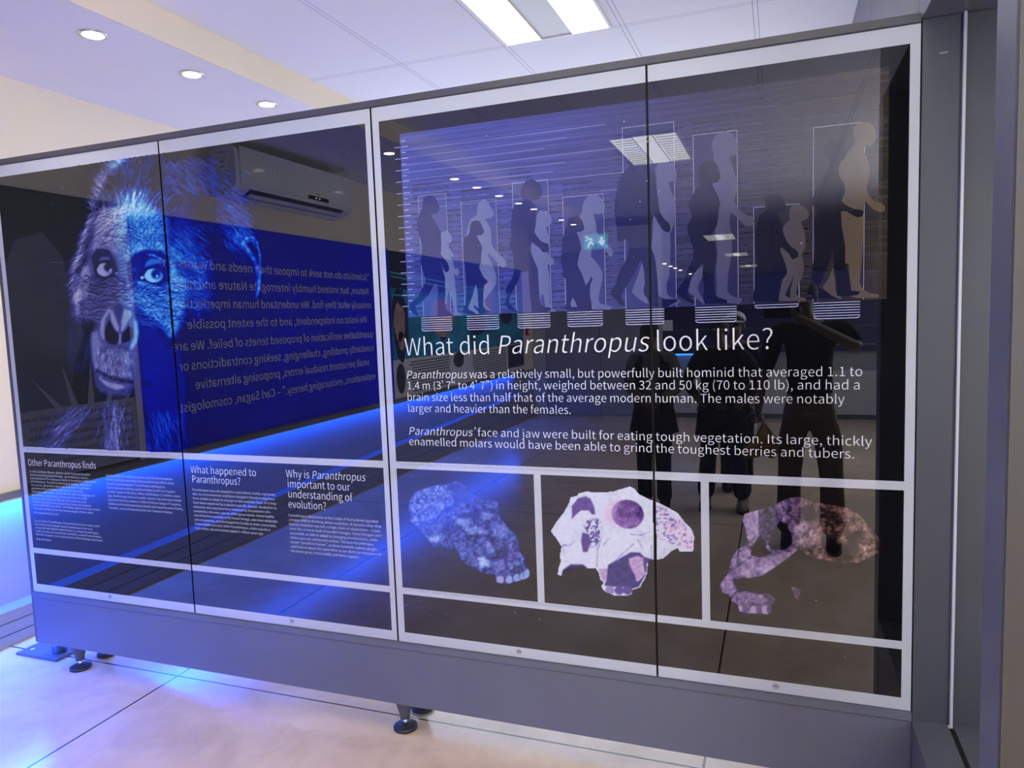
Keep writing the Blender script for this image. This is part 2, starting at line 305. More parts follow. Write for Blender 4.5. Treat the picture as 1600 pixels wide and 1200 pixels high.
    'S': (209, [[106,-5,143,1,170,17,188,40,194,68,190,93,178,112,162,126,141,137,104,153,89,159,75,168,65,180,62,196,65,211,75,223,90,230,110,233,127,231,142,226,156,219,168,209,185,230,170,242,152,252,132,259,110,261,77,256,52,242,35,221,29,193,34,169,46,150,63,137,81,127,118,111,135,103,148,94,157,82,161,65,157,48,146,35,130,27,107,24,87,26,68,33,51,43,36,56,17,33,35,18,56,6,80,-2]]),
    'T': (210, [[89,0,121,0,121,229,199,229,199,257,11,257,11,229,89,229]]),
    'U': (252, [[126,-5,163,1,192,20,211,54,218,106,218,257,187,257,187,105,183,66,170,41,150,28,126,24,103,28,84,41,71,66,67,105,67,257,34,257,34,106,41,54,61,20,90,1]]),
    'V': (201, [[82,0,120,0,201,257,168,257,127,118,102,33,101,33,76,118,34,257,0,257]]),
    'W': (307, [[63,0,102,0,140,155,153,213,154,213,167,155,206,0,245,0,298,257,267,257,239,117,225,34,223,34,205,117,169,257,140,257,104,117,86,34,85,34,69,117,42,257,9,257]]),
    'X': (201, [[6,0,40,0,77,69,98,111,99,111,121,69,159,0,195,0,120,131,190,257,156,257,121,191,103,153,102,153,82,191,47,257,11,257,81,133]]),
    'Y': (186, [[77,0,109,0,109,99,186,257,153,257,120,184,94,128,92,128,67,184,34,257,0,257,77,99]]),
    'Z': (211, [[18,0,195,0,195,28,57,28,193,237,193,257,30,257,30,229,153,229,18,20]]),
    '[': (118, [[37,-60,106,-60,106,-41,61,-41,61,259,106,259,106,277,37,277]]),
    ']': (118, [[12,-60,82,-60,82,277,12,277,12,259,57,259,57,-41,12,-41]]),
    'a': (197, [[76,-5,93,-2,109,3,125,12,139,23,140,23,143,0,169,0,169,117,165,149,154,174,133,189,103,195,81,193,61,187,43,179,29,170,41,148,53,156,67,162,82,167,98,168,117,164,129,154,136,138,137,120,85,111,49,97,28,77,21,49,25,26,36,10,54,-1],[85,21,68,24,56,34,51,51,56,68,70,82,97,92,137,99,137,46,120,32,103,24]]),
    'b': (216, [[116,-5,147,2,173,22,192,55,199,98,194,138,179,169,155,188,123,195,107,193,92,187,77,179,63,168,64,202,64,279,32,279,32,0,58,0,61,20,62,20,79,7,98,-2],[111,22,97,24,81,30,64,42,64,142,82,156,99,165,115,168,138,163,154,149,163,127,165,98,161,66,150,42,132,28]]),
    'c': (179, [[107,-5,124,-3,140,2,155,9,169,19,155,41,142,31,127,25,110,22,86,27,67,42,55,65,51,95,56,125,68,148,87,163,111,168,125,166,137,160,149,152,165,173,150,184,132,192,110,195,75,188,46,169,26,137,18,95,25,53,44,22,72,2]]),
    'd': (217, [[97,-5,114,-2,129,3,143,12,155,22,156,22,159,0,185,0,185,279,153,279,153,206,154,173,138,185,121,192,101,195,70,188,43,168,25,137,19,95,24,53,40,21,65,2],[104,22,82,27,65,42,55,65,51,95,56,125,68,148,85,163,106,168,122,166,137,160,153,148,153,48,137,34,121,25]]),
    'e': (194, [[109,-5,127,-3,144,1,158,7,172,15,160,36,146,28,130,23,113,21,88,26,68,39,55,60,50,88,178,88,179,106,174,143,160,171,136,189,103,195,72,188,44,168,25,137,18,95,25,53,45,22,74,2],[49,110,56,135,68,154,85,166,104,169,124,166,139,154,148,136,151,110]]),
    'f': (114, [[12,164,37,164,37,0,69,0,69,164,110,164,110,190,69,190,69,220,72,241,81,253,96,258,118,252,125,277,115,280,104,282,93,283,68,279,51,266,41,247,37,221,37,190,12,188]]),
    'g': (197, [[96,-88,136,-82,166,-68,186,-47,193,-22,188,-1,176,13,155,21,126,23,89,23,69,26,59,33,56,44,57,53,62,61,68,67,77,63,86,61,96,60,123,65,145,78,160,99,166,126,164,142,158,155,150,166,189,166,189,190,123,190,96,195,69,190,46,177,31,155,25,127,29,106,38,89,50,76,50,75,40,66,32,54,29,39,31,26,37,15,46,8,46,6,31,-6,21,-21,18,-37,24,-58,40,-74,65,-84],[96,82,80,85,68,94,59,108,56,127,61,151,76,166,96,172,112,169,125,160,133,146,137,127,133,108,125,94,112,85],[101,-65,78,-63,60,-56,50,-46,46,-32,48,-21,54,-10,65,0,90,-3,123,-3,144,-5,157,-13,161,-27,157,-41,145,-54,126,-62]]),
    'h': (213, [[32,0,64,0,64,138,82,154,98,164,116,167,133,164,144,155,150,139,152,116,152,0,184,0,184,120,181,152,170,176,152,190,126,195,108,193,91,186,77,176,63,163,64,202,64,279,32,279]]),
    'i': (96, [[32,0,64,0,64,190,32,190],[48,229,59,232,67,239,70,251,67,262,59,269,48,271,37,269,30,262,27,251,30,239,37,232]]),
    'j': (96, [[12,-85,36,-80,53,-68,62,-48,64,-22,64,190,33,190,33,-22,31,-42,24,-55,9,-59,-9,-56,-15,-80],[48,229,59,232,67,239,70,251,67,262,59,269,48,271,37,269,30,262,27,251,30,239,37,232]]),
    'k': (193, [[32,0,64,0,64,50,99,92,155,0,190,0,118,113,181,190,146,190,65,90,64,90,64,279,32,279]]),
    'l': (99, [[66,-5,84,-2,80,23,73,22,69,23,66,28,64,36,64,279,32,279,32,38,36,15,47,0]]),
    'm': (324, [[32,0,64,0,64,138,81,154,97,164,112,167,128,164,139,155,145,139,147,116,147,0,179,0,179,138,196,154,212,164,227,167,243,164,254,155,260,139,263,116,263,0,294,0,294,120,291,152,280,176,262,190,237,195,220,192,204,185,189,173,174,159,167,174,156,185,141,192,121,195,105,193,90,186,75,175,62,162,62,162,58,190,32,190]]),
    'n': (214, [[32,0,64,0,64,138,82,154,98,164,116,167,133,164,144,155,150,139,152,116,152,0,184,0,184,120,181,152,170,176,152,190,126,195,108,193,91,186,76,175,62,162,62,162,58,190,32,190]]),
    'o': (212, [[106,-5,139,2,167,22,187,53,194,95,187,137,167,169,139,188,106,195,73,188,45,169,25,137,18,95,25,53,45,22,73,2],[106,22,84,27,66,42,55,65,51,95,55,125,66,148,84,163,106,168,129,163,146,148,157,125,161,95,157,65,146,42,129,27]]),
    'p': (217, [[32,-80,64,-80,64,-16,63,18,81,5,98,-2,116,-5,147,2,173,22,192,55,199,98,194,138,179,169,155,188,123,195,107,193,91,187,76,178,62,168,62,168,58,190,32,190],[111,22,97,24,81,30,64,42,64,142,82,156,99,165,115,168,138,163,154,149,163,127,165,98,161,66,150,42,132,28]]),
    'q': (217, [[153,-80,185,-80,185,190,159,190,156,172,155,172,139,185,121,192,101,195,70,188,43,168,25,137,19,95,24,53,40,21,65,2,97,-5,113,-3,128,3,142,12,154,22,153,-13],[104,22,82,27,65,42,55,65,51,95,56,125,68,148,85,163,106,168,122,166,137,160,153,148,153,48,137,34,121,25]]),
    'r': (136, [[32,0,64,0,64,122,75,143,87,156,100,164,112,166,131,163,137,191,116,195,101,192,86,184,73,172,62,155,62,155,58,190,32,190]]),
    's': (164, [[82,-5,112,0,133,12,146,30,151,52,146,75,132,90,114,101,93,110,73,118,58,128,52,143,56,156,68,166,88,170,103,168,117,162,131,153,146,173,134,182,120,189,104,193,87,195,59,191,39,179,26,162,22,141,27,120,39,105,57,94,77,86,98,78,114,66,120,50,116,35,104,24,83,20,67,22,53,27,39,34,27,43,11,22,26,11,43,3,62,-3]]),
    't': (132, [[92,-5,104,-4,116,-1,127,2,121,27,99,21,82,26,72,38,70,58,70,164,121,164,121,190,70,190,70,244,43,244,40,190,9,188,9,164,38,164,38,59,41,33,50,13,66,0]]),
    'u': (213, [[88,-5,106,-2,122,5,137,16,151,30,152,30,154,0,181,0,181,190,149,190,149,55,136,41,124,31,111,25,97,23,81,26,70,35,64,51,62,74,62,190,29,190,29,70,33,38,44,14,62,0]]),
    'v': (182, [[73,0,111,0,178,190,146,190,110,82,93,26,91,26,74,82,38,190,5,190]]),
    'w': (281, [[62,0,99,0,126,102,139,157,141,157,154,103,181,0,220,0,272,190,241,190,213,80,202,27,200,27,187,80,157,190,126,190,96,80,83,27,82,27,70,80,42,190,9,190]]),
    'x': (174, [[5,0,39,0,64,44,84,78,85,78,106,44,134,0,169,0,106,96,164,190,131,190,107,148,91,117,89,117,70,148,45,190,10,190,68,99]]),
    'y': (182, [[35,-82,61,-77,80,-63,95,-42,106,-16,178,190,147,190,112,85,97,31,95,31,76,85,38,190,5,190,81,0,77,-15,67,-36,53,-50,34,-56,19,-53,13,-78]]),
    'z': (166, [[12,0,156,0,156,26,53,26,153,173,153,190,23,190,23,164,112,164,12,17]]),
    '’': (88, [[19,210,26,196,42,207,56,221,66,240,70,262,66,279,56,291,42,295,29,292,21,283,18,272,21,261,29,253,41,250,50,253,46,237,35,222]]),
    '“': (155, [[70,283,62,297,46,286,32,272,22,253,18,231,22,214,32,202,46,198,59,201,67,210,70,221,67,232,60,240,48,243,38,240,42,256,53,271],[137,283,129,297,113,286,99,272,89,253,86,231,90,214,100,202,113,198,127,201,135,210,137,221,134,232,127,240,115,243,106,240,110,256,120,271]]),
    '”': (155, [[86,210,93,196,109,207,123,221,133,240,137,262,133,279,123,291,109,295,96,292,88,283,85,272,88,261,96,253,107,250,117,253,113,237,102,222],[18,210,26,196,42,207,56,221,66,240,69,262,66,279,56,291,42,295,29,292,21,283,18,272,21,261,28,253,40,250,49,253,46,237,35,222]]),
    '–': (192, [[18,88,174,88,174,109,18,109]]),
}
def glyph(ch):
    adv, cs = GLYPHS[ch]
    return adv, [list(zip(c[0::2], c[1::2])) for c in cs]
def runs(s):
    """*stars* switch to italic"""
    out = []
    for i, p in enumerate(s.split('*')):
        out += [(c, i % 2 == 1) for c in p]
    return out
def swell(c, d):
    """move an outline along its own normals: d < 0 gives a lighter weight"""
    out = []; n = len(c)
    for i in range(n):
        p, q, r = Vector(c[i-1]), Vector(c[i]), Vector(c[(i+1) % n])
        a, b = (q-p), (r-q)
        if a.length < 1e-9 or b.length < 1e-9: out.append(tuple(q)); continue
        na = Vector((a.y, -a.x)).normalized(); nb = Vector((b.y, -b.x)).normalized(); m_ = na+nb
        k = m_.dot(na)
        out.append(tuple(q+m_*(d/k if k > .35 else d/.35)))
    return out
def letter_mesh(name, lines, m, parent, bold=0.):
    """lines: (text, origin, u axis, v axis, width or None, cap height)"""
    allv, allf = [], []
    for text, O, u, v, width, cap in lines:
        x = 0.; cont = []
        for ch, it in runs(text):
            if ch == ' ': x += GSPACE; continue
            adv, cs = glyph(ch)
            for c in cs: cont.append([(x+px+(.2*py if it else 0), py) for px, py in c])
            x += adv
        sy = cap/GCAP; sx = (width/x) if width else sy
        cu = bpy.data.curves.new('lettering', 'CURVE'); cu.dimensions = '2D'; cu.fill_mode = 'BOTH'
        for c in cont:
            c = [(p[0]*sx*1000, p[1]*sy*1000) for p in c]
            if bold: c = swell(c, bold)
            sp = cu.splines.new('POLY'); sp.points.add(len(c)-1)
            sp.points.foreach_set('co', [q for p in c for q in (p[0], p[1], 0, 1)]); sp.use_cyclic_u = True
        ob = bpy.data.objects.new('lettering', cu)
        me = ob.to_mesh()
        O = Vector(O); u = Vector(u); v = Vector(v); base = len(allv)
        for p in me.vertices: allv.append(O+u*(p.co.x/1000)+v*(p.co.y/1000))
        for p in me.polygons: allf.append([base+i for i in p.vertices])
        ob.to_mesh_clear(); bpy.data.objects.remove(ob); bpy.data.curves.remove(cu)
    n = u.cross(v)
    me = bpy.data.meshes.new(name); me.from_pydata([tuple(p) for p in allv], [], allf); me.update()
    if len(me.polygons) and me.polygons[0].normal.dot(n) < 0: me.flip_normals()
    me.materials.append(m)
    return link(bpy.data.objects.new(name, me), parent)
def ptext(text, p0, p1, cap, y=-.00040):
    (x0, z0), (x1, z1) = on_panel(*p0), on_panel(*p1)
    return (text, (float(x0), y, float(z0+z1)/2), (1, 0, 0), (0, 0, 1), float(x1-x0), cap)

# ================================================================== THE ROOM
XW, ZS, ZC, XB = -3.776, 2.966, 3.118, -2.70
YB, YE, YF, XR = 3.2, -8.88, -31.0, 2.4
struct(B('floor', M['floor'], None, (XW-.4, XR+.1, YF, YB+.1, -.1, 0)))
struct(B('ceiling', M['ceil'], None, (XB, XR+.1, YF, YB+.1, ZC, ZC+.08)))
struct(B('trim_1', M['white'], None, (XW-.25, XB, YF, YB+.1, ZS, ZC+.08)))          # lowered soffit along the left wall
struct(B('trim_2', M['cream'], None, (XB, XB+.006, YF, YB+.1, ZS, ZC)))               # its cream fascia
# left wall: cream upper part, recessed white band lit by the LED line
struct(B('wall_left', M['cream'], None, (XW-.25, XW, YE, YB, .776, ZS)))
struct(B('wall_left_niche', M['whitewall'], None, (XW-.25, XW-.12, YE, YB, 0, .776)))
def windowed(name, m, axis, a0, a1, w0, w1, c0, c1, z0=1.0, z1=2.85):
    f = (lambda p, q, r, s: (p, q, c0, c1, r, s)) if axis == 'x' else (lambda p, q, r, s: (c0, c1, p, q, r, s))
    struct(B(name, m, None, f(a0, w0, 0, ZC), f(w1, a1, 0, ZC), f(w0, w1, 0, z0), f(w0, w1, z1, ZC)))
    return f
def window(name, f, w0, w1, n, pm, z0=1.0, z1=2.85):
    w = thing(name, 'frosted daylight window, '+name.replace('_', ' '), 'window'); w['kind'] = 'structure'
    e = .05; st = (w1-w0)/n
    B('window_frame', M['steel_dark'], w, *[f(w0+k*st, w0+k*st+e, z0+e, z1-e) for k in range(n)], f(w1-e, w1, z0+e, z1-e), f(w0, w1, z0, z0+e), f(w0, w1, z1-e, z1))
    for k in range(n): B('pane', pm, w, tuple(q for q in f(w0+k*st+e, w0+(k+1)*st-(e if k == n-1 else 0), z0+e, z1-e)))
window('window_1', windowed('wall_back', M['white'], 'x', XW-.25, XR, -3.2, 1.9, YB, YB+.1), -3.2, 1.9, 5, M['daylight'])  # added glowing panel hidden by the partition, brightens the ceiling
window('window_2', windowed('wall_right', M['endwall'], 'y', YF, YB, -7.6, -3.2, XR, XR+.1), -7.6, -3.2, 4, M['daylight_side'])  # added glowing panel out of view, brightens posters and front of the room
struct(B('wall_far', M['endwall'], None, (XW, XR, YF, YF+.1, 0, ZC)))
struct(B('wall_end', M['endwall'], None, (XW-.25, -3.57, YE-.12, YE, 0, ZS), (-3.57, -1.72, YE-.12, YE, 2.62, ZC-.15), (-1.72, -1.66, YE-.12, YE, 0, ZC-.15)))
d1 = thing('door_1', 'grey double door in the end wall below the green exit sign', 'door', (-2.65, YE, 0)); d1['kind'] = 'structure'
for x0, x1 in ((-.92, -.006), (.006, .92)):
    B('door_leaf', M['door'], d1, (x0, x1, -.075, -.03, .012, 2.62))
for x0 in (-.075, .045): B('door_handle', M['chrome'], d1, (x0, x0+.03, -.03, .03, 1.02, 1.16), bevel=.006)
# grey plinth along the left wall, rising away from the partition
bm = bmesh.new(); pts = [(YE, 0), (YB, 0), (YB, .165), (.2, .185), (YE, .43)]
prism(bm, pts, 'x', XW-.12, XW)
struct(mesh_obj('baseboard_left', bm, M['plinth']))
bm = bmesh.new()
for k in (.34, .68):
    prism(bm, [(YE, .43*k-.003), (.2, .185*k-.003), (YB, .165*k-.003), (YB, .165*k+.003), (.2, .185*k+.003), (YE, .43*k+.003)], 'x', XW-.001, XW+.0015)
struct(mesh_obj('trim_3', bm, M['steel_dark']))

# shelf edge with the LED line below it
sh = thing('wall_shelf', 'narrow grey shelf edge running along the left wall under the posters', 'shelf', (XW, -2.8, .776))
B('shelf_board', M['rail'], sh, (0.0005, .035, -5.55, 6.0, .0, .034), bevel=.003)
ls = thing('led_strip', 'blue LED strip tucked under the shelf edge along the left wall', 'light strip', (XW, -2.8, .776))
B('led_lens', M['led'], ls, (-.075, -.040, -5.4, 5.9, -.012, -.001))
B('led_channel', M['chrome'], ls, (-.012, -.008, -5.4, 5.9, -.018, -.0005))

# posters on the left wall
def wall_quad(name, m, parent, y0, y1, z0, z1, x0=0., x1=.01): return B(name, m, parent, (x0, x1, y0, y1, z0, z1))
U, V = (0, 1, 0), (0, 0, 1)
po = thing('wall_poster', 'deep blue poster with a long pale quotation on the left wall', 'poster', (XW, 0, 0))
wall_quad('sheet', M['blue'], po, -4.27, -1.085, .815, 2.372, .0005, .012)
Q = [('“Scientists do not seek to impose their needs and wants on', -3.885, -1.33, 2.035), ('Nature, but instead humbly interrogate Nature and take', -3.86, -1.42, 1.90),
     ('seriously what they find. We understand human imperfection.', -3.90, -1.38, 1.765), ('We insist on independent, and to the extent possible', -3.80, -1.50, 1.625),
     ('quantitative verification of proposed tenets of belief. We are', -3.90, -1.36, 1.48), ('constantly prodding, challenging, seeking contradictions or', -3.90, -1.40, 1.345),
     ('small persistent residual errors, proposing alternative', -3.80, -1.53, 1.21), ('explanations, encouraging heresy.” – Carl Sagan, cosmologist', -3.90, -1.38, 1.065)]
letter_mesh('lettering', [(t, (.0145, a, z), U, V, b-a, .062) for t, a, b, z in Q], M['quote'], po, .0)

po = thing('wall_poster', 'dark poster with spikes and a grey text box on the left wall nearest the partition', 'poster', (XW, 0, 0))
wall_quad('sheet', M['slate'], po, -1.03, -.02, .815, 2.40, .0005, .012)
def wall_polys(name, polys, x, m, parent):
    bm = bmesh.new()
    for pts in polys: prism(bm, pts, 'x', x-.0012, x)
    return mesh_obj(name, bm, m, parent)
wall_polys('statue_picture', [[(-.30, .815), (-.30, 1.5), (-.26, 1.9), (-.36, 2.12), (-.52, 2.18), (-.63, 2.05), (-.66, 1.8), (-.72, 1.62), (-.64, 1.45), (-.60, 1.25), (-.58, .815)]], .0135, M['slate_light'], po)
for sh_ in ([(-.38, 1.385), (-.50, 1.21), (-.545, 1.21)], [(-.557, 1.46), (-.60, 1.205), (-.645, 1.205)], [(-.745, 1.478), (-.70, 1.205), (-.745, 1.205)], [(-.90, 1.40), (-.82, 1.205), (-.86, 1.205)], [(-1.01, 1.25), (-.95, 1.21), (-.98, 1.21)]): wall_polys('spike', [sh_], .0142, M['grey_ink'], po)
wall_quad('text_box', M['grey_ink'], po, -1.03, -.02, .83, 1.213, .012, .0145)
G = ['“There is grandeur in this view of life, with its several', 'powers, having been originally breathed into a few', 'forms or into one; and that, whilst this planet has', 'gone cycling on according to the fixed law of gravity,', 'from so simple a beginning endless forms most', 'beautiful and most wonderful have been, and are', 'being evolved.”']
letter_mesh('lettering', [(t, (.0157, -1.005, 1.155-.0505*i), U, V, (.0132*len(t)) if i < 6 else .20, .024) for i, t in enumerate(G)], M['dark_text'], po)
tr = B('poster_trim', M['lilac'], None, (XW+.0005, XW+.016, -1.082, -1.033, .815, 2.40)); tag(tr, 'thin pale lilac upright strip between the dark poster and the blue quotation poster', 'trim strip')

po = thing('wall_poster', 'teal map poster with dark rounded shapes on the far left wall', 'poster', (XW, 0, 0))
tm = mat('teal_poster_ink', (.02, .26, .44), .4, spec=.3, noise=.55, nscale=3.2)
wall_quad('sheet', tm, po, -8.42, -4.29, 1.222, 2.36, .0005, .012)
wall_polys('night_sky', [[(-4.29, 2.36), (-4.29, 1.98), (-5.2, 1.93), (-6.4, 2.02), (-8.42, 1.98), (-8.42, 2.36)]], .0135, M['navy'], po)
def blob(cy, cz, ry, rz, n=18, j=.12):
    return [(cy+ry*math.cos(2*math.pi*i/n)*(1+random.uniform(-j, j)), cz+rz*math.sin(2*math.pi*i/n)*(1+random.uniform(-j, j))) for i in range(n)]
for sh_ in (blob(-4.46, 1.60, .17, .40), blob(-6.57, 1.55, .30, .14, j=.04), blob(-7.68, 1.66, .24, .13, j=.04), blob(-5.49, 1.42, .07, .05)): wall_polys('dark_shape', [sh_], .014, M['navy'], po)
lm_ = mat('cyan_line_ink', (.10, .45, .62), .5)
cm = mat('coral_ink', (.42, .28, .24), .5, noise=.25, nscale=14)
for sh_ in (blob(-4.44, 1.62, .13, .20), blob(-4.47, 1.42, .07, .10), blob(-5.50, 1.66, .33, .24, j=.04), blob(-7.0, 1.9, .2, .25, j=.06)): wall_polys('coral_shape', [sh_], .0148, cm, po)
for sh_ in ([(-4.29, 2.13), (-8.3, 1.93), (-8.3, 1.955), (-4.29, 2.145)], [(-4.29, 2.09), (-8.3, 1.86), (-8.3, 1.875), (-4.29, 2.105)], [(-4.29, 1.90), (-6.4, 1.83), (-6.4, 1.845), (-4.29, 1.915)]): wall_polys('route_line', [sh_], .0152, lm_, po)
po = thing('wall_poster', 'long pale text panel with small pictures above the shelf on the far left wall', 'poster', (XW, 0, 0))
wall_quad('sheet', M['paper'], po, -8.42, -4.27, .815, 1.218, .0005, .012)
wall_quad('picture', M['navy'], po, -8.40, -7.70, .87, 1.21, .012, .0135)
for sh_ in (blob(-5.92, 1.12, .16, .10, j=.05), blob(-4.42, 1.02, .10, .16, j=.03)): wall_polys('portrait_picture', [sh_], .0135, M['slate'], po)
wall_polys('text_line', [rect(y, y+w, z, z+.012) for z in [1.17-.032*i for i in range(11)] for y, w in ((-5.65, .95+.15*random.random()), (-7.6, 1.2+.15*random.random()))], .0133, M['dark_text'], po)

# air conditioner
ac = thing('air_conditioner', 'white wall mounted air conditioner high on the left wall', 'air conditioner', (XW, -2.575, 2.55))
bm = bmesh.new(); pr = [(.0, .0), (.0, .36), (.17, .36), (.215, .33), (.226, .26), (.226, .09), (.20, .055), (.12, .012), (.06, 0)]
prism(bm, pr, 'y', -.74, .74); bmesh.ops.bevel(bm, geom=[e for e in bm.edges if abs(e.verts[0].co.y-e.verts[1].co.y) > 1], offset=.006, segments=2, affect='EDGES')
mesh_obj('case', bm, M['plastic'], ac)
B('front_panel', M['plastic'], ac, (.226, .232, -.745, .70, .085, .345), bevel=.004)
bm = bmesh.new(); prism(bm, [(.209, .058), (.129, .010), (.122, .016), (.200, .068)], 'y', -.62, .58); v_ = mesh_obj('air_vent', bm, M['grille'], ac)
bm = bmesh.new(); prism(bm, [(.185, .036), (.150, .017), (.150, .010), (.189, .031)], 'y', -.60, .56); mesh_obj('louvre', bm, M['plastic'], ac)
B('status_display', M['display'], ac, (.2322, .2345, -.36, -.08, .088, .118))
for y0 in (-.24, -.19): B('indicator', M['exit_white'], ac, (.2345, .236, y0, y0+.015, .100, .108))
B('maker_mark', M['dark_text'], ac, (.2322, .2328, -.236, -.222, .134, .148), (.2322, .2328, -.216, -.202, .134, .148))
B('energy_sticker', M['card'], ac, (.07, .15, .7405, .7415, .15, .33))
B('sticker_print', M['dark_text'], ac, (.09, .13, .7417, .7422, .30, .305), (.09, .13, .7417, .7422, .20, .205), (.085, .135, .7417, .7422, .235, .24))

# red call point, exit sign
cp = thing('fire_call_point', 'small red fire call point on the far left wall beside the end wall', 'alarm', (XW, -8.60, 1.39))
B('housing', M['red'], cp, (.0005, .05, -.06, .06, -.06, .06), bevel=.006)
B('break_glass', M['card'], cp, (.05, .052, -.03, .03, -.03, .03))
ex = thing('exit_sign', 'green lit exit sign with running figure and arrow above the grey double door', 'sign', (-2.66, YE+.05, 2.76))
B('case', M['card'], ex, (-.20, .20, -.045, .0, -.125, .125), bevel=.006)
for x0 in (-.187, .008): B('green_panel', M['green'], ex, (x0, x0+.179, .0, .004, -.11, .11))
bm = bmesh.new()
def fpoly(bm, pts, y, y2):
    prism(bm, pts, 'y', y, y2)
def mirror(pts, cx): return [(2*cx-x, z) for x, z in pts]
run = [(-.02, .03), (.015, .04), (.045, .01), (.06, .018), (.055, .03), (.04, .03), (.02, .062), (-.035, .055), (-.06, .02), (-.05, .01), (-.025, .035), (-.035, -.01), (-.065, -.02), (-.075, -.06), (-.06, -.065), (-.05, -.035), (-.01, -.03), (.01, -.085), (.03, -.085), (.02, -.03), (.0, .0)]
fpoly(bm, [(x-.10, z) for x, z in mirror(run, 0)], .004, .006)
fpoly(bm, [(-.10-.045+.016*math.cos(a*math.pi/6), .078+.016*math.sin(a*math.pi/6)) for a in range(12)], .004, .006)
mesh_obj('running_figure', bm, M['exit_white'], ex)
bm = bmesh.new()
fpoly(bm, [(.10+x*.07, z*.075) for x, z in ((0, -1), (.9, .1), (.35, .1), (.35, 1), (-.35, 1), (-.35, .1), (-.9, .1))], .004, .006)
mesh_obj('arrow', bm, M['exit_white'], ex)

# display wall at the end of the room
dw = thing('display_wall', 'dark blue display wall with a lit slot at the end of the room right of the double door', 'display', (0, YE, 0))
B('upper_panel', M['navy'], dw, (-1.655, XR, -.12, 0, .98, 2.12))
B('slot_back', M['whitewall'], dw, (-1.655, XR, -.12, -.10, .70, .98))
B('lower_panel', M['endwall'], dw, (-1.655, XR, -.12, 0, .07, .70))
B('kick_board', M['steel_dark'], dw, (-1.655, XR, -.115, .004, 0, .07))
B('slot_light', M['slot_led'], dw, (-1.6, -1.15, -.09, -.03, .955, .98))
for z0, z1, d_ in ((1.06, 1.085, .02), (1.33, 1.34, .012)): B('shelf_line', M['rail'], dw, (-1.655, XR, 0, d_, z0, z1))
tag(B('label_card', M['card'], None, (-1.655, -1.50, YE+.001, YE+.008, 1.335, 1.50)), 'small white card on the dark display wall beside the double door', 'card')

# ceiling lights
def ceiling_light(x, y, label, soft=False, group='ceiling lights'):
    t = thing('ceiling_light', label, 'light', (x, y, ZC), group)
    a, b = .295, .615
    B('frame', M['white'], t, (-a, a, -b, -b+.02, -.012, 0), (-a, a, b-.02, b, -.012, 0), (-a, -a+.015, -b+.02, b-.02, -.012, 0), (a-.015, a, -b+.02, b-.02, -.012, 0))
    lm = M['soft_lamp'] if soft else M['lamp']
    B('diffuser', lm, t, (-a+.015, -.085, -b+.02, b-.02, -.004, -.001))
    B('diffuser', lm, t, (.085, a-.015, -b+.02, b-.02, -.004, -.001))
    B('centre_panel', lm if soft else M['louvre'], t, (-.085, .085, -b+.02, b-.02, -.006, -.001))
    for x_ in (-.088, .082): B('divider', M['louvre'], t, (x_, x_+.006, -b+.02, b-.02, -.014, -.0065))
    B('louvre', M['louvre'], t, *[(s*.185-.09, s*.185+.09, y_, y_+.004, -.011, -.004) for s in (-1, 1) for y_ in np.linspace(-b+.05, b-.05, 13)])
    return t
ceiling_light(-1.10, .915, 'large fluorescent ceiling light in the tiles directly above the partition')
ceiling_light(-1.07, -1.40, 'fluorescent ceiling light over the floor in front of the partition')  # added out of view to light the partition front
ceiling_light(.05, -1.35, 'fluorescent ceiling light in front of the partition near the grey steel portal')  # extra fixture that lifts the dim right end of the partition
ceiling_light(-1.07, -4.50, 'fluorescent ceiling light seen mirrored beside the tallest figures', True)
ceiling_light(-1.10, -13.2, 'fluorescent ceiling light of the far gallery, nearest of the distant ones', True)
ceiling_light(-1.03, -18.3, 'fluorescent ceiling light of the far gallery, second of the distant ones', True)
ceiling_light(-.93, -24.0, 'fluorescent ceiling light of the far gallery, farthest of the distant ones', True)
ceiling_light(1.25, -1.9, 'fluorescent ceiling light on the right above the grey post')  # this and the next two are added out of view as room fill
ceiling_light(1.25, -4.6, 'fluorescent ceiling light on the right behind the visitors')
ceiling_light(1.25, .9, 'fluorescent ceiling light behind the partition at the right')

def downlight(x, y, label, lamp=True):
    t = thing('downlight', label, 'light', (x, y, ZS), 'recessed downlights in the soffit')
    bm = bmesh.new(); lathe(bm, [(.062, 0), (.062, -.004), (.046, -.006), (.046, 0)], 0, 0, 20); mesh_obj('rim', bm, M['chrome'], t, True)
    bm = bmesh.new(); lathe(bm, [(.044, -.0065), (.044, -.0045)], 0, 0, 20); mesh_obj('bulb', bm, M['spot'], t)
    if lamp:
        l = bpy.data.lights.new('downlight_lamp', 'SPOT'); l.energy = SPOT_W; l.spot_size = 2.3; l.spot_blend = .8; l.color = (1, .88, .70); l.shadow_soft_size = .045
        lo = bpy.data.objects.new('downlight_lamp', l); link(lo, t); lo.location = (0, 0, -.02)
    return t
for y, s in ((.20, 'first of the row behind the partition, nearest the camera'), (.79, 'second of the row above the partition top'), (1.39, 'third of the row, just above the partition top edge')):
    downlight(-2.905, y, 'round downlight in the white soffit, '+s)
for i, y in enumerate((-.45, -1.62, -2.865, -4.09, -4.61, -5.21, -5.82, -6.36, -7.56, -8.15)):
    downlight(-2.905+.011*max(0, i-2), y, 'recessed round downlight in the soffit, number %d counting away from the partition front' % (i+1))
for i, y in enumerate((-15.4, -16.9, -18.1, -19.4, -20.4, -21.7, -24.5, -28.0)):
    t = thing('downlight', 'tiny distant downlight of the far gallery, %s of its row' % ['nearest', 'second', 'third', 'fourth', 'fifth', 'sixth', 'seventh', 'farthest'][i], 'light', (-2.94, y, ZS), 'distant downlights')
    bm = bmesh.new(); lathe(bm, [(.05, -.012), (.05, -.001)], 0, 0, 16); mesh_obj('bulb', bm, M['far_lamp'], t)

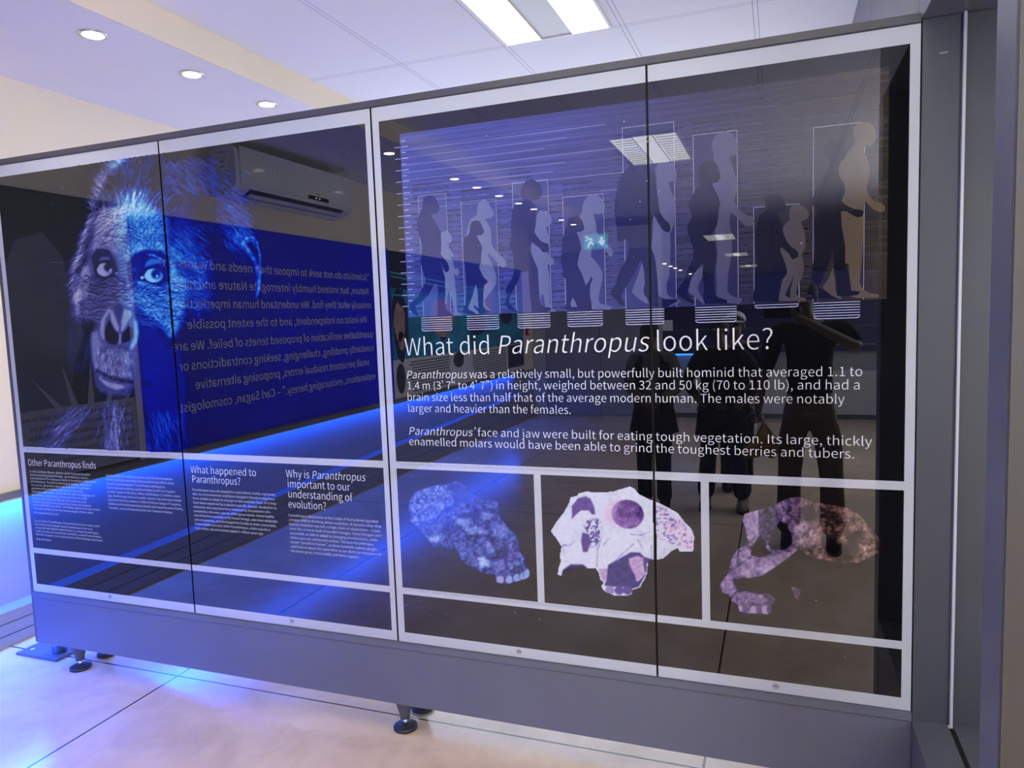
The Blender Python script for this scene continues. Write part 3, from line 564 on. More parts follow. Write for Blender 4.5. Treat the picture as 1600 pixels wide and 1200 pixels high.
# grey steel portal at the right of the partition
pt = thing('steel_portal', 'grey steel door portal with deep jambs at the right end of the partition', 'door frame', (.376, 0, 0))
B('jamb', M['steel_jamb'], pt, (.004, .10, .0, .05, .367, 2.40))
B('jamb', M['steel_jamb'], pt, (.108, .5, .004, .05, .367, 2.40))
B('edge_strip', M['edge'], pt, (.1005, .1075, -.014, .05, .367, 2.40))  # pale colour stands in for the gleam of a chrome strip
for b_ in ((.002, .0979, -.755, .05, 0, .367), (.1121, .5, -.755, .05, 0, .367)): B('ledge', M['steel_dark'], pt, b_)
B('slot_floor', M['black'], pt, (.098, .112, -.755, .05, 0, .30))
B('slot', M['black'], pt, (.0985, .1115, -.755, .0, .300, .356))
B('post', M['steel'], pt, (0, .2, -.88, -.755, 0, 2.40), bevel=.004)
B('post_face', M['post_face'], pt, (.003, .2, -.886, -.8805, 0, 2.40))  # thin slab, warm dim light on the grey post put into its colour
B('header', M['steel'], pt, (.002, .5, -.88, .05, 2.402, ZC-.002), bevel=.002)
for y0, y1 in ((.053, 1.2), (1.206, 3.1)): B('side_panel', M['rail'], pt, (.002, .6, y0, y1, 2.44, ZC-.002))
B('screw_plate', M['chrome'], pt, (.045, .065, -.002, 0.0005, 2.30, 2.306))

# ================================================================== THE PARTITION
dp = thing('display_partition', 'long freestanding dark glass exhibition partition printed with pictures and text', 'display panel')
J = [-3.362, -2.373, -1.3755, -.3826, .3755]
ZB, ZT = .395, 2.391
glass = glossy_print('black_backed_glass', (.0035, .0035, .0045))
film = glossy_print('frosted_white_film', (.45, .485, .505))
g = .0035
for i in range(4):
    gp = B('glass_pane', glass, dp, (J[i]+(g if i else 0), J[i+1]-(g if i < 3 else 0), 0, .012, ZB, ZT))
B('backing', M['black'], dp, (J[0]+.01, J[4]-.003, .0125, .05, ZB, ZT))
B('rear_panel', M['steel'], dp, (J[0]+.01, J[4]-.003, .235, .25, ZB, ZT))
B('top_rail', M['top_rail'], dp, (J[0]-.35, J[4], -.006, .255, ZT+.001, 2.4175), bevel=.002)
B('end_edge', M['steel_dark'], dp, (J[0]-.02, J[0]-.004, .0, .25, .139, ZT))
B('base_rail', M['steel'], dp, (J[0], J[4]+.002, -.010, .26, .367, ZB-.002), bevel=.0015)
B('base_panel', M['steel'], dp, (J[0], J[4]+.002, -.006, .256, .139, .3665), bevel=.002)
# levelling feet, front and back
def foot(x, y):
    bm = bmesh.new(); lathe(bm, [(.020, .045), (.020, .058), (.044, .139), (.044, .1395)], x, y, 20); l = mesh_obj('leg', bm, M['steel_dark'], dp, True)
    bm = bmesh.new(); lathe(bm, [(.010, .012), (.010, .046)], x, y, 14); mesh_obj('threaded_rod', bm, M['chrome'], l, True)
    bm = bmesh.new(); lathe(bm, [(.044, 0), (.048, .003), (.048, .012), (.040, .016), (.012, .018)], x, y, 24); mesh_obj('foot_pad', bm, M['rubber'], l, True)
for x in (-3.18, -1.40):
    foot(x, .065); foot(x, .215)
bm = bmesh.new(); box(bm, -3.65, -3.36, .075, .215, 0, .012); bmesh.ops.bevel(bm, geom=list(bm.edges), offset=.004, segments=2, affect='EDGES')
fp = mesh_obj('floor_plate', bm, M['steel'], dp)
bm = bmesh.new(); lathe(bm, [(.034, .0), (.034, .13)], -3.43, .15, 24, .012); mesh_obj('support_tube', bm, M['chrome'], fp, True)
bm = bmesh.new(); lathe(bm, [(.014, .0), (.010, .005)], -3.60, .13, 16, .012); mesh_obj('bolt', bm, M['chrome'], fp, True)

# white film bands
Y1 = -.00006
def bands(i0, i1, rects):
    return [rect(*r) for r in rects]
SEG = [(J[0], J[1]-g), (J[1]+g, J[2]-g), (J[2]+g, J[3]-g), (J[3]+g, J[4])]
def hband(z0, z1, xa, xb):
    return [rect(max(a, xa), min(b, xb), z0, z1) for a, b in SEG if min(b, xb)-max(a, xa) > .001]
L0, L1, R0, R1 = J[0], J[2], J[2], J[4]
wb = []
for z0, z1 in ((2.3405, ZT), (1.0725, 1.0995), (.5855, .611), (ZB, .4335)):
    wb += hband(z0, z1, L0, R1)
vs = []
for x0, x1 in ((J[0], J[0]+.027), (J[2]-.0255, J[2]-g), (J[2]+g, J[2]+.031), (J[4]-.026, J[4])):
    for z0, z1 in ((.4335, .5855), (.611, 1.0725), (1.0995, 2.3405)): vs.append(rect(x0, x1, z0, z1))
for x0, x1 in ((-.801, -.7755), (-.233, -.2075)): vs.append(rect(x0, x1, .611, 1.0725))
panel_polys('white_band_film', wb+vs, Y1, film, dp)
# small glazing stamps on the bottom band
stamp = glossy_print('grey_stamp_ink', (.18, .19, .22))
for px, py in ((172, 932), (456, 970), (811, 1018), (1212, 1072)):
    cx, cz = on_panel(px, py)
    st = [[(cx+.012*math.cos(a*math.pi/8), cz+.0045*math.sin(a*math.pi/8)) for a in range(16)], rect(cx-.009, cx+.009, cz-.0095, cz-.0065), rect(cx-.006, cx+.006, cz+.0065, cz+.009)]
    panel_polys('glazing_stamp', st, -.00012, stamp, dp)

# ---- growth chart
chart_m = glossy_print('chart_ground_ink', ramp=[(0, (0.0352, 0.0493, 0.2068)), (.35, (0.0317, 0.0387, 0.1672)), (.62, (0.0229, 0.0229, 0.0748)), (.85, (0.0211, 0.0185, 0.0229)), (1, (0.0282, 0.0211, 0.0141))], streak=.8)
dark_m = glossy_print('chart_dark_figure_ink', ramp=[(0, (0.0088, 0.0150, 0.1496)), (.4, (0.0097, 0.0123, 0.0968)), (.7, (0.0053, 0.0070, 0.0308)), (1, (0.0026, 0.0026, 0.0044))])
light_m = glossy_print('chart_light_figure_ink', ramp=[(0, (0.1232, 0.1628, 0.3256)), (.4, (0.0968, 0.1144, 0.2640)), (.7, (0.0634, 0.0651, 0.1320)), (.86, (0.0722, 0.0651, 0.0616)), (1, (0.1144, 0.0792, 0.0352))])
tick_m = glossy_print('chart_tick_ink', (.008, .008, .03))
pale_m = glossy_print('chart_pale_ink', (.36, .38, .60))
txt_m = glossy_print('white_lettering_ink', (.72, .74, .74))
Z0, Z1c = 1.636, 2.287
ch = panel_polys('growth_chart', [rect(-1.262, J[3]-g, Z0, Z1c), rect(J[3]+g, .298, Z0, Z1c)], Y1, chart_m, dp)
def T(x0, y0, s, pts): return [tuple(float(q) for q in on_panel(x0+p[0]/s, y0+p[1]/s)) for p in pts]
A_ = (620, 280, 5.453); B_ = (720, 270, 5.22); C_ = (850, 280, 5.453); D_ = (930, 230, 4.447); E_ = (1040, 190, 4.0); F_ = (1160, 280, 5.717); G_ = (1250, 170, 3.75)
LIGHT = [
 (A_, [(375,480),(378,460),(415,437),(445,450),(455,470),(470,490),(470,530),(450,545),(425,550),(440,580),(470,620),(485,650),(475,665),(455,655),(480,700),(490,760),(520,765),(535,790),(525,815),(505,820),(485,810),(495,860),(500,920),(508,1000),(510,1070),(515,1130),(540,1145),(580,1160),(480,1165),(485,1120),(475,1040),(455,970),(440,960),(430,1000),(428,1060),(410,1060),(405,830),(370,640)]),
 (B_, [(185,220),(150,240),(135,280),(130,340),(115,355),(80,375),(62,420),(50,470),(40,520),(100,620),(150,770),(185,850),(190,890),(186,960),(183,1080),(222,1120),(245,1122),(205,1085),(190,1045),(215,1010),(265,945),(290,900),(290,850),(270,780),(240,710),(218,668),(230,660),(265,690),(300,735),(315,755),(345,775),(370,760),(365,715),(330,680),(285,635),(252,590),(250,520),(240,450),(215,400),(195,385),(215,370),(245,370),(268,350),(270,320),(245,285),(235,260),(215,230)]),
 (B_, [(125,905),(140,960),(150,1040),(140,1080),(150,1150),(115,1150),(65,1120),(60,1095),(90,1010),(110,950)]),
 (B_, [(680,308),(640,310),(620,350),(610,430),(600,490),(580,570),(570,640),(600,720),(630,780),(635,900),(640,1000),(645,1060),(660,990),(675,1000),(690,1090),(700,1130),(765,1135),(780,1125),(740,1105),(728,1060),(728,950),(725,840),(705,760),(715,745),(740,755),(762,740),(755,700),(730,685),(710,660),(705,620),(728,570),(725,540),(705,480),(695,442),(720,435),(740,410),(742,370),(728,345),(715,315)]),
 (C_, [(410,130),(370,150),(340,190),(325,240),(325,280),(300,315),(330,370),(345,410),(335,440),(280,455),(300,510),(320,590),(300,640),(285,730),(320,800),(345,870),(355,905),(390,860),(400,830),(415,850),(395,900),(390,980),(405,1060),(410,1110),(560,1112),(585,1080),(540,1075),(480,1060),(465,1030),(475,950),(495,870),(500,800),(470,740),(430,690),(400,660),(405,590),(430,545),(470,560),(510,580),(545,640),(560,660),(580,660),(590,620),(575,590),(520,540),(470,480),(445,440),(445,400),(430,330),(420,290),(455,300),(500,290),(520,260),(520,220),(510,195),(490,160),(465,140),(435,130)]),
 (D_, [(490,95),(440,110),(415,150),(425,200),(425,280),(440,370),(405,465),(400,580),(385,640),(385,680),(415,780),(430,900),(440,1030),(460,1050),(520,1105),(600,1075),(580,1060),(530,1045),(500,1020),(495,960),(515,890),(520,800),(525,700),(520,600),(545,540),(550,480),(545,410),(562,385),(555,370),(525,300),(510,245),(560,230),(568,190),(560,150),(540,110)]),
 (D_, [(330,790),(300,880),(260,990),(255,1010),(300,1050),(350,1085),(370,1088),(365,1060),(335,1000),(345,940)]),
 (E_, [(375,60),(330,70),(300,100),(288,150),(300,200),(300,240),(325,270),(340,330),(325,380),(290,390),(310,430),(340,510),(330,600),(310,680),(320,760),(325,830),(315,920),(320,1020),(318,1090),(380,1115),(390,1135),(465,1138),(482,1105),(440,1100),(400,1080),(385,1050),(390,960),(405,870),(415,780),(410,700),(400,640),(405,570),(425,580),(470,625),(500,655),(540,655),(555,620),(545,595),(500,580),(460,550),(430,500),(445,420),(440,350),(415,270),(400,220),(440,205),(455,180),(457,150),(445,130),(440,100),(415,75)]),
 (E_, [(245,885),(195,930),(150,1000),(135,1040),(150,1070),(200,1110),(240,1142),(255,1135),(215,1080),(200,1040),(215,1000),(240,950)]),
 (F_, [(500,228),(450,235),(422,270),(420,330),(425,360),(385,400),(365,430),(355,500),(340,640),(390,770),(400,830),(360,890),(340,980),(325,1060),(330,1090),(570,1085),(565,1060),(510,1055),(475,1025),(490,960),(530,880),(550,800),(545,720),(525,680),(555,620),(565,540),(550,450),(520,380),(580,350),(597,320),(580,280),(550,245)]),
 (G_, [(375,75),(335,85),(315,110),(310,150),(325,190),(310,220),(270,265),(230,310),(225,370),(240,420),(250,480),(240,600),(245,690),(262,790),(255,910),(285,905),(290,980),(300,1050),(295,1100),(340,1110),(460,1105),(462,1090),(410,1080),(365,1055),(350,1020),(355,940),(365,850),(372,750),(375,650),(372,560),(385,545),(430,590),(470,605),(495,600),(500,575),(480,555),(430,540),(400,500),(390,460),(405,410),(410,350),(395,290),(375,250),(380,220),(420,215),(440,190),(447,160),(440,110),(410,80)]),
 (G_, [(190,930),(170,990),(130,1050),(180,1090),(230,1115),(250,1112),(210,1070),(205,1000)])]
DARK = [
 (A_, [(285,135),(250,143),(228,165),(218,205),(220,240),(205,275),(185,315),(172,375),(178,420),(195,490),(215,545),(217,600),(205,650),(203,710),(220,780),(242,840),(245,880),(215,930),(195,980),(150,1030),(115,1060),(105,1085),(120,1125),(150,1155),(175,1168),(190,1165),(165,1110),(160,1080),(230,1030),(270,985),(300,930),(330,885),(350,915),(352,960),(345,1020),(350,1100),(345,1165),(440,1168),(480,1155),(450,1130),(420,1110),(410,1060),(415,980),(412,840),(385,750),(372,700),(385,730),(402,775),(420,795),(440,785),(448,760),(435,715),(400,670),(375,640),(380,540),(372,450),(345,390),(310,335),(290,305),(320,295),(350,285),(365,255),(362,225),(345,190),(325,155),(305,140)]),
 (B_, [(120,388),(90,400),(75,430),(72,480),(62,505),(30,530),(20,600),(18,680),(35,760),(40,840),(48,930),(45,1000),(38,1070),(22,1110),(20,1150),(120,1155),(115,1140),(65,1115),(62,1090),(95,1010),(122,905),(135,950),(140,1030),(145,1085),(150,1110),(110,1080),(105,1095),(140,1130),(155,1152),(180,1150),(225,1140),(235,1130),(205,1120),(180,1095),(182,1000),(190,920),(225,890),(180,845),(150,775),(165,725),(170,640),(178,615),(165,580),(140,535),(130,510),(165,508),(185,495),(190,470),(172,430),(155,395)]),
 (B_, [(580,50),(530,65),(500,110),(485,170),(495,200),(520,225),(475,235),(440,255),(420,310),(410,400),(412,500),(405,600),(420,640),(430,700),(432,760),(435,800),(420,860),(380,920),(365,950),(375,1000),(365,1050),(355,1070),(400,1120),(455,1140),(460,1130),(415,1080),(395,1060),(395,1030),(430,950),(470,880),(490,810),(550,805),(555,900),(565,1000),(575,1080),(580,1135),(700,1132),(735,1120),(735,1100),(690,1095),(650,1070),(640,980),(632,870),(625,780),(600,720),(570,650),(560,610),(575,560),(610,590),(640,610),(665,645),(700,650),(718,630),(715,580),(680,570),(650,555),(610,500),(595,480),(610,440),(612,370),(615,300),(590,255),(570,220),(620,222),(650,200),(665,170),(668,140),(648,115),(650,95),(625,75)]),
 (C_, [(265,312),(215,325),(200,360),(195,400),(180,440),(160,500),(152,600),(145,700),(160,760),(160,830),(190,850),(195,940),(195,1020),(185,1070),(172,1110),(260,1115),(405,1115),(405,1050),(390,990),(395,900),(415,850),(398,830),(390,860),(355,910),(345,870),(320,800),(285,740),(290,690),(305,620),(320,590),(310,540),(290,480),(272,450),(310,445),(340,430),(342,405),(325,350),(300,320)]),
 (D_, [(265,40),(235,60),(225,100),(245,130),(210,160),(180,200),(155,270),(140,350),(133,430),(140,500),(150,570),(150,640),(160,658),(195,655),(205,640),(225,650),(235,700),(225,760),(200,810),(170,860),(145,950),(110,1000),(105,1020),(140,1060),(170,1090),(210,1095),(185,1050),(180,1030),(220,960),(270,880),(320,780),(340,850),(345,940),(335,1000),(345,1030),(370,1060),(385,1100),(430,1110),(500,1108),(575,1070),(565,1055),(480,1055),(440,1030),(435,960),(425,860),(415,770),(390,700),(400,600),(395,520),(405,465),(430,510),(455,560),(490,590),(515,592),(525,560),(515,530),(480,500),(450,450),(440,390),(430,300),(425,240),(405,180),(350,130),(340,115),(355,80),(330,50)]),
 (E_, [(265,245),(235,255),(215,280),(195,330),(210,375),(220,390),(190,420),(165,470),(140,515),(160,575),(165,605),(140,640),(135,670),(150,730),(175,800),(170,860),(140,920),(110,1000),(80,1040),(65,1065),(90,1095),(140,1125),(175,1140),(180,1125),(145,1090),(140,1060),(160,980),(200,920),(235,885),(230,950),(240,1050),(235,1110),(245,1140),(380,1135),(380,1115),(330,1105),(310,1080),(300,990),(310,900),(320,830),(305,760),(290,700),(320,650),(330,590),(330,530),(343,515),(330,470),(305,420),(290,385),(325,375),(343,350),(340,320),(325,300),(320,270),(300,250)]),
 (F_, [(280,130),(230,150),(205,190),(200,230),(215,280),(170,310),(140,350),(125,420),(115,500),(118,700),(115,850),(110,950),(95,1060),(105,1095),(330,1095),(320,1050),(335,980),(350,910),(395,850),(390,780),(360,690),(330,640),(335,600),(365,620),(410,660),(435,700),(445,715),(480,705),(500,690),(497,660),(480,630),(440,610),(400,560),(370,500),(355,400),(330,340),(300,305),(340,298),(375,295),(390,260),(385,215),(360,170),(330,140)]),
 (F_, [(465,850),(380,1035),(425,1065),(430,980)]),
 (G_, [(205,178),(165,190),(145,225),(138,270),(130,300),(126,380),(136,330),(150,285),(165,300),(170,340),(130,400),(100,470),(75,520),(68,560),(100,590),(110,610),(85,640),(80,700),(90,800),(75,920),(65,1010),(45,1060),(40,1115),(205,1112),(180,1090),(130,1055),(105,1050),(140,980),(170,900),(190,830),(200,920),(215,1010),(215,1095),(280,1100),(340,1090),(352,1070),(300,1065),(295,1020),(280,950),(265,900),(265,800),(245,700),(240,600),(270,600),(310,625),(340,637),(365,630),(375,600),(350,590),(310,585),(260,560),(245,540),(265,480),(255,430),(230,400),(225,350),(240,310),(270,280),(275,250),(260,210),(235,185)])]
def split_joint(polys):
    """keep the printed outlines clear of the glass joint at J[3]"""
    out = []
    for p in polys:
        for sgn, c in ((-1, J[3]-g), (1, J[3]+g)):
            q = []
            for a, b in zip(p, p[1:]+p[:1]):
                ia, ib = (a[0]-c)*sgn >= 0, (b[0]-c)*sgn >= 0
                if ia: q.append(a)
                if ia != ib:
                    t = (c-a[0])/(b[0]-a[0]); q.append((c, a[1]+t*(b[1]-a[1])))
            if len(q) > 2: out.append(q)
    return out
# figure boxes, ticks, plinth stripes
FB = [(T(0,0,1,[(654,306),(697,302),(702,495),(662,498)])), T(0,0,1,[(721,317),(775,310),(780,490),(727,492)]), T(0,0,1,[(800,286),(856,281),(860,487),(808,490)]),
      T(0,0,1,[(882,308),(943,303),(944,484),(884,488)]), T(0,0,1,[(973,200),(1053,190),(1055,480),(978,484)]), T(0,0,1,[(1085,211),(1152,203),(1152,476),(1086,480)]),
      T(0,0,1,[(1180,326),(1249,318),(1248,472),(1178,475)]), T(0,0,1,[(1273,201),(1352,190),(1345,466),(1270,470)])]
def zr(p):
    xs = [q[0] for q in p]; return min(xs), max(xs), min(q[1] for q in p), max(q[1] for q in p)
boxes, ticks, pale, heads = [], [], [], []
STR = [(658, 707, 497, 519), (729, 780, 492, 502), (808, 860, 488, 502), (886, 942, 484, 498), (977, 1038, 482, 498), (1086, 1151, 478, 495), (1179, 1248, 471, 478), (1271, 1344, 470, 487)]
for k, p in enumerate(FB):
    x0, x1, z0, z1 = zr(p); z0 = Z0
    lw = .0012
    for r in ((x0, x0+lw, z0, z1), (x1-lw, x1, z0, z1), (x0, x1, z1-lw, z1)): pale.append(rect(*r))
    boxes.append(rect(x0, x1, z0, z1))
    nt_ = int((z1-z0)/.0186)
    for i in range(nt_):
        z = Z0+.012+.0186*i; w = .026 if i % 2 else .018
        ticks.append(rect(x0-w, x0-.001, z, z+.0022)); ticks.append(rect(x1+.001, x1+w, z, z+.0022))
    ticks.append(rect(x1+.0006, x1+.002, Z0+.02, z1))
    a, _ = on_panel(STR[k][0], STR[k][2]); b, zb = on_panel(STR[k][1], STR[k][3]); a, b, zb = float(a), float(b), float(zb)
    n = 2 if k == 6 else 7
    for i in range(n):
        z = Z0-.0035-i*.0078
        if i == n-1: pale.append([(a+.008, z-.003), (b-.008, z-.003), (b-.002, z-.0005), (b, z+.003), (b-.003, z+.003), (b-.008, z), (a+.008, z), (a+.003, z+.003), (a, z+.003), (a+.002, z-.0005)])
        else: pale.append(rect(a, b, z-.0026, z))
for i in range(31):      # pale scale at the left edge
    z = Z0+.018+.0202*i; pale.append(rect(-1.258, -1.232 if i % 2 else -1.242, z, z+.0026))
    if i % 2: pale.append(rect(-1.285, -1.262, z, z+.0022))
for i in range(9):       # long hairlines across the sheet
    pale.append(rect(-1.26, -.6+random.uniform(-.4, .3), 2.02+.026*i, 2.0208+.026*i))
box_m = glossy_print('figure_box_ink', ramp=[(0, (.052, .075, .27)), (.35, (.032, .04, .19)), (.62, (.022, .024, .10)), (.85, (.021, .019, .024)), (1, (.026, .021, .015))])
for b_ in boxes: panel_polys('figure_box', split_joint([b_]), -.00010, box_m, ch)
panel_polys('scale_tick', split_joint(ticks), -.00014, tick_m, ch)
panel_polys('scale_line', split_joint(pale), -.00018, pale_m, ch)
for k, (r, pts) in enumerate(LIGHT): panel_polys('light_silhouette', split_joint([T(*r, pts)]), -.00022-.000003*k, light_m, ch)
for k, (r, pts) in enumerate(DARK): panel_polys('dark_silhouette', split_joint([T(*r, pts)]), -.00028-.000003*k, dark_m, ch)
panel_polys('light_silhouette', [T(*C_, [(245,1005),(225,1060),(235,1090),(285,1088),(270,1050)])], -.00034, light_m, ch)
HD = [('Australopithecus afarensis', (645,291), (688,288)), ('Australopithecus africanus', (721,300), (766,297)), ('Homo habilis', (796,266), (822,264)), ('Paranthropus robustus', (880,290), (924,287)),
      ('Homo ergaster', (970,212), (1006,209)), ('Homo heidelbergensis', (1083,195), (1131,190)), ('Homo floresiensis', (1178,293), (1217,290)), ('Homo sapiens', (1271,182), (1310,178))]
hl = []
for k, (t, a, b) in enumerate(HD):
    hl.append(ptext(t, a, b, .0085, -.00024))
    for j, s in ((1, 'Male: 1.51 m (4’ 11”)  45 kg (99 lb)'), (2, 'Female: 1.05 m (3’ 5”)  29 kg (64 lb)')):
        hl.append(ptext(s, (a[0], a[1]+7.5*j), (a[0]+(b[0]-a[0])*1.32, b[1]+7.5*j-1), .0085, -.00024))
letter_mesh('chart_lettering', hl, tick_m, ch)

# ---- lettering
letter_mesh('headline_lettering', [ptext('What did *Paranthropus* look like?', (632, 555.5), (1210, 546), .0645)], txt_m, dp, -1.0)
BODY = [('*Paranthropus* was a relatively small, but powerfully built hominid that averaged 1.1 to', (634.5, 591), (1348.5, 588.3)),
        ('1.4 m (3’ 7“ to 4’ 7”) in height, weighed between 32 and 50 kg (70 to 110 lb), and had a', (636, 608), (1345, 609)),
        ('brain size less than half that of the average modern human. The males were notably', (636, 627), (1320, 630)),
        ('larger and heavier than the females.', (637, 644.5), (893, 646)),
        ('*Paranthropus’* face and jaw were built for eating tough vegetation. Its large, thickly', (638, 679), (1363, 697)),
        ('enamelled molars would have been able to grind the toughest berries and tubers.', (639, 695), (1336, 717))]
letter_mesh('paragraph_lettering', [ptext(*b, .0285) for b in BODY], txt_m, dp, -.45)
HEAD = [('Other Paranthropus finds', (44, 727.5), (150.5, 732.5)), ('What happened to', (298, 740), (401, 743)), ('Paranthropus?', (300, 754), (376.5, 757.5)),
        ('Why is *Paranthropus*', (447, 746.5), (571, 751)), ('important to our', (449, 761.5), (547.5, 766.5)), ('understanding of', (450, 777.5), (551, 783)), ('evolution?', (450.5, 793), (510.5, 797))]
letter_mesh('column_heading_lettering', [ptext(*b, .0305) for b in HEAD], txt_m, dp, -.42)
def para(lines, p0, p1, q0, q1, n):
    """lines set between a top baseline p0-p1 and a bottom baseline q0-q1"""
    out = []; mx = max(len(t) for t in lines)
    for i, t in enumerate(lines):
        k = i/max(1, n-1)
        a = (p0[0]+(q0[0]-p0[0])*k, p0[1]+(q0[1]-p0[1])*k); b = (p1[0]+(q1[0]-p1[0])*k, p1[1]+(q1[1]-p1[1])*k)
        f = min(1., len(t)/mx*1.03)
        e = (a[0]+(b[0]-a[0])*f, a[1]+(b[1]-a[1])*f)
        out.append(ptext(t, a, e, .0102))
    return out
small = para(['In 1948, Sir Robert Broom, director of the Transvaal Museum', 'and his assistant palaeontologist, John Robinson, found a', 'concentration of Paranthropus fossils at Swartkrans, in the Cradle', 'of Humankind. The site has the largest number of fossils of', 'this species. Since then, many more have been found there', 'and some of the best known specimens in the world.', 'Robinson continued the work at the site with new diggings and', 'excavations at Swartkrans, and became director of the', 'Museum. Brain excavated the site and found even more', 'Paranthropus specimens. He also found some rare evidence', 'of the controlled use of fire – but these appear to be associated', 'with early members of the more advanced genus Homo, which', 'also populated the site.'],
             (46.5, 738), (149, 744), (53.5, 803), (158, 806.5), 13)
small += para(['Several other Paranthropus discoveries have been made within', 'the Cradle of Humankind. Some Paranthropus teeth were', 'recovered from Sterkfontein Member 5, a large Paranthropus', 'tooth was also recovered from Gondolin, a small Paranthropus', 'face from Coopers, and a large number of Paranthropus specimens', 'from Drimolen.'], (54, 815), (158.5, 824), (57, 844), (161.5, 849), 6)
small += para(['Fossils of the Paranthropus genus, but of several species', 'of this hominid, have been discovered in East Africa since', 'Broom’s pioneering find. Paranthropus aethiopicus,', 'discovered and named by Camille Arambourg and Yves Coppens', 'in 1967, lived in the Omo Valley of Ethiopia 2.5-million years', 'ago. The first specimen of another species, Paranthropus boisei,', 'was found by Mary Leakey in 1959 at Olduvai Gorge in Tanzania.', 'Additional Paranthropus boisei fossils have been found in Peninj,', 'Tanzania, and at Chesowanja and Lake Turkana in Kenya.'], (166, 744.5), (281, 751), (170, 794.5), (287, 804), 9)
small += para(['Paranthropus was well adapted to a specialised, mainly vegetarian,', 'diet. As environmental conditions changed it therefore may have', 'been unable to adapt to changes in the available food. Or it may', 'have been wiped out by a species-specific disease. Its decline to', 'extinction also may have been hastened by the presence of a', 'competitor, the early species of the genus Homo. Homo habilis,', 'one of the first hominids in the Homo lineage, was more adaptable', 'and omnivorous, and developed the facility to make stone tools.', 'Homo habilis survived, while Paranthropus, which was not a', 'tool-maker, became extinct about 1-million years ago.'], (300.5, 767), (431, 774.5), (305, 826.5), (435.5, 838), 10)
small += para(['Paranthropus discoveries at the Cradle of Humankind signalled', 'a major shift in thinking about evolution. It became clear that', 'human evolution was not a single chain of adaptations – it was', 'more like a tree or bush of parallel lineages. Some lineages were', 'successful, or able to adapt to changing environments, while', 'others were not and became extinct. The term Paranthropus', 'means “parallel to human”, as these hominids walked upright', 'and lived at about the same time as our direct predecessors in', 'the Homo genus, Homo habilis and Homo ergaster.'], (451, 807.5), (596, 816.5), (455, 862.5), (599, 875.5), 9)
letter_mesh('column_text_lettering', small, txt_m, dp, -.15)
cap_ink = glossy_print('caption_ink', (.24, .25, .30))
CAP = 'This rare Paranthropus skull – catalogued SK 48 – was found at Swartkrans in the Cradle of Humankind by a collecting team in 1948. Since then, many more thousands of fossils of these flat-faced ‘ape-man’ hominids have been found in this area'.replace('‘', '’')
def captionline(a, b, cap): return ptext(CAP, a, b, cap, -.00012)
letter_mesh('caption_lettering', [captionline((622, 726.5), (1010, 742.5), .0095), captionline((631, 921.5), (1014, 965), .0095), captionline((40, 703.5), (266, 711.5), .0085)], cap_ink, dp)
# dust specks on the glass
sp = []
for px, py in ((98,293),(80,320),(975,190),(1011,283),(1000,315),(985,343),(1030,299),(990,401),(645,745),(660,872),(635,945),(655,939),(672,950),(697,958),(805,957),(843,967),(1275,938),(1320,1027),(430,272),(485,265),(760,212),(545,240),(370,790),(165,892),(830,700),(1252,380)):
    cx, cz = on_panel(px, py); r = random.uniform(.0012, .0026); sp.append([(cx+r*math.cos(a*math.pi/3), cz+r*math.sin(a*math.pi/3)) for a in range(6)])
o = panel_polys('dust_speck', sp, -.0005, pale_m, dp); o['kind'] = 'stuff'

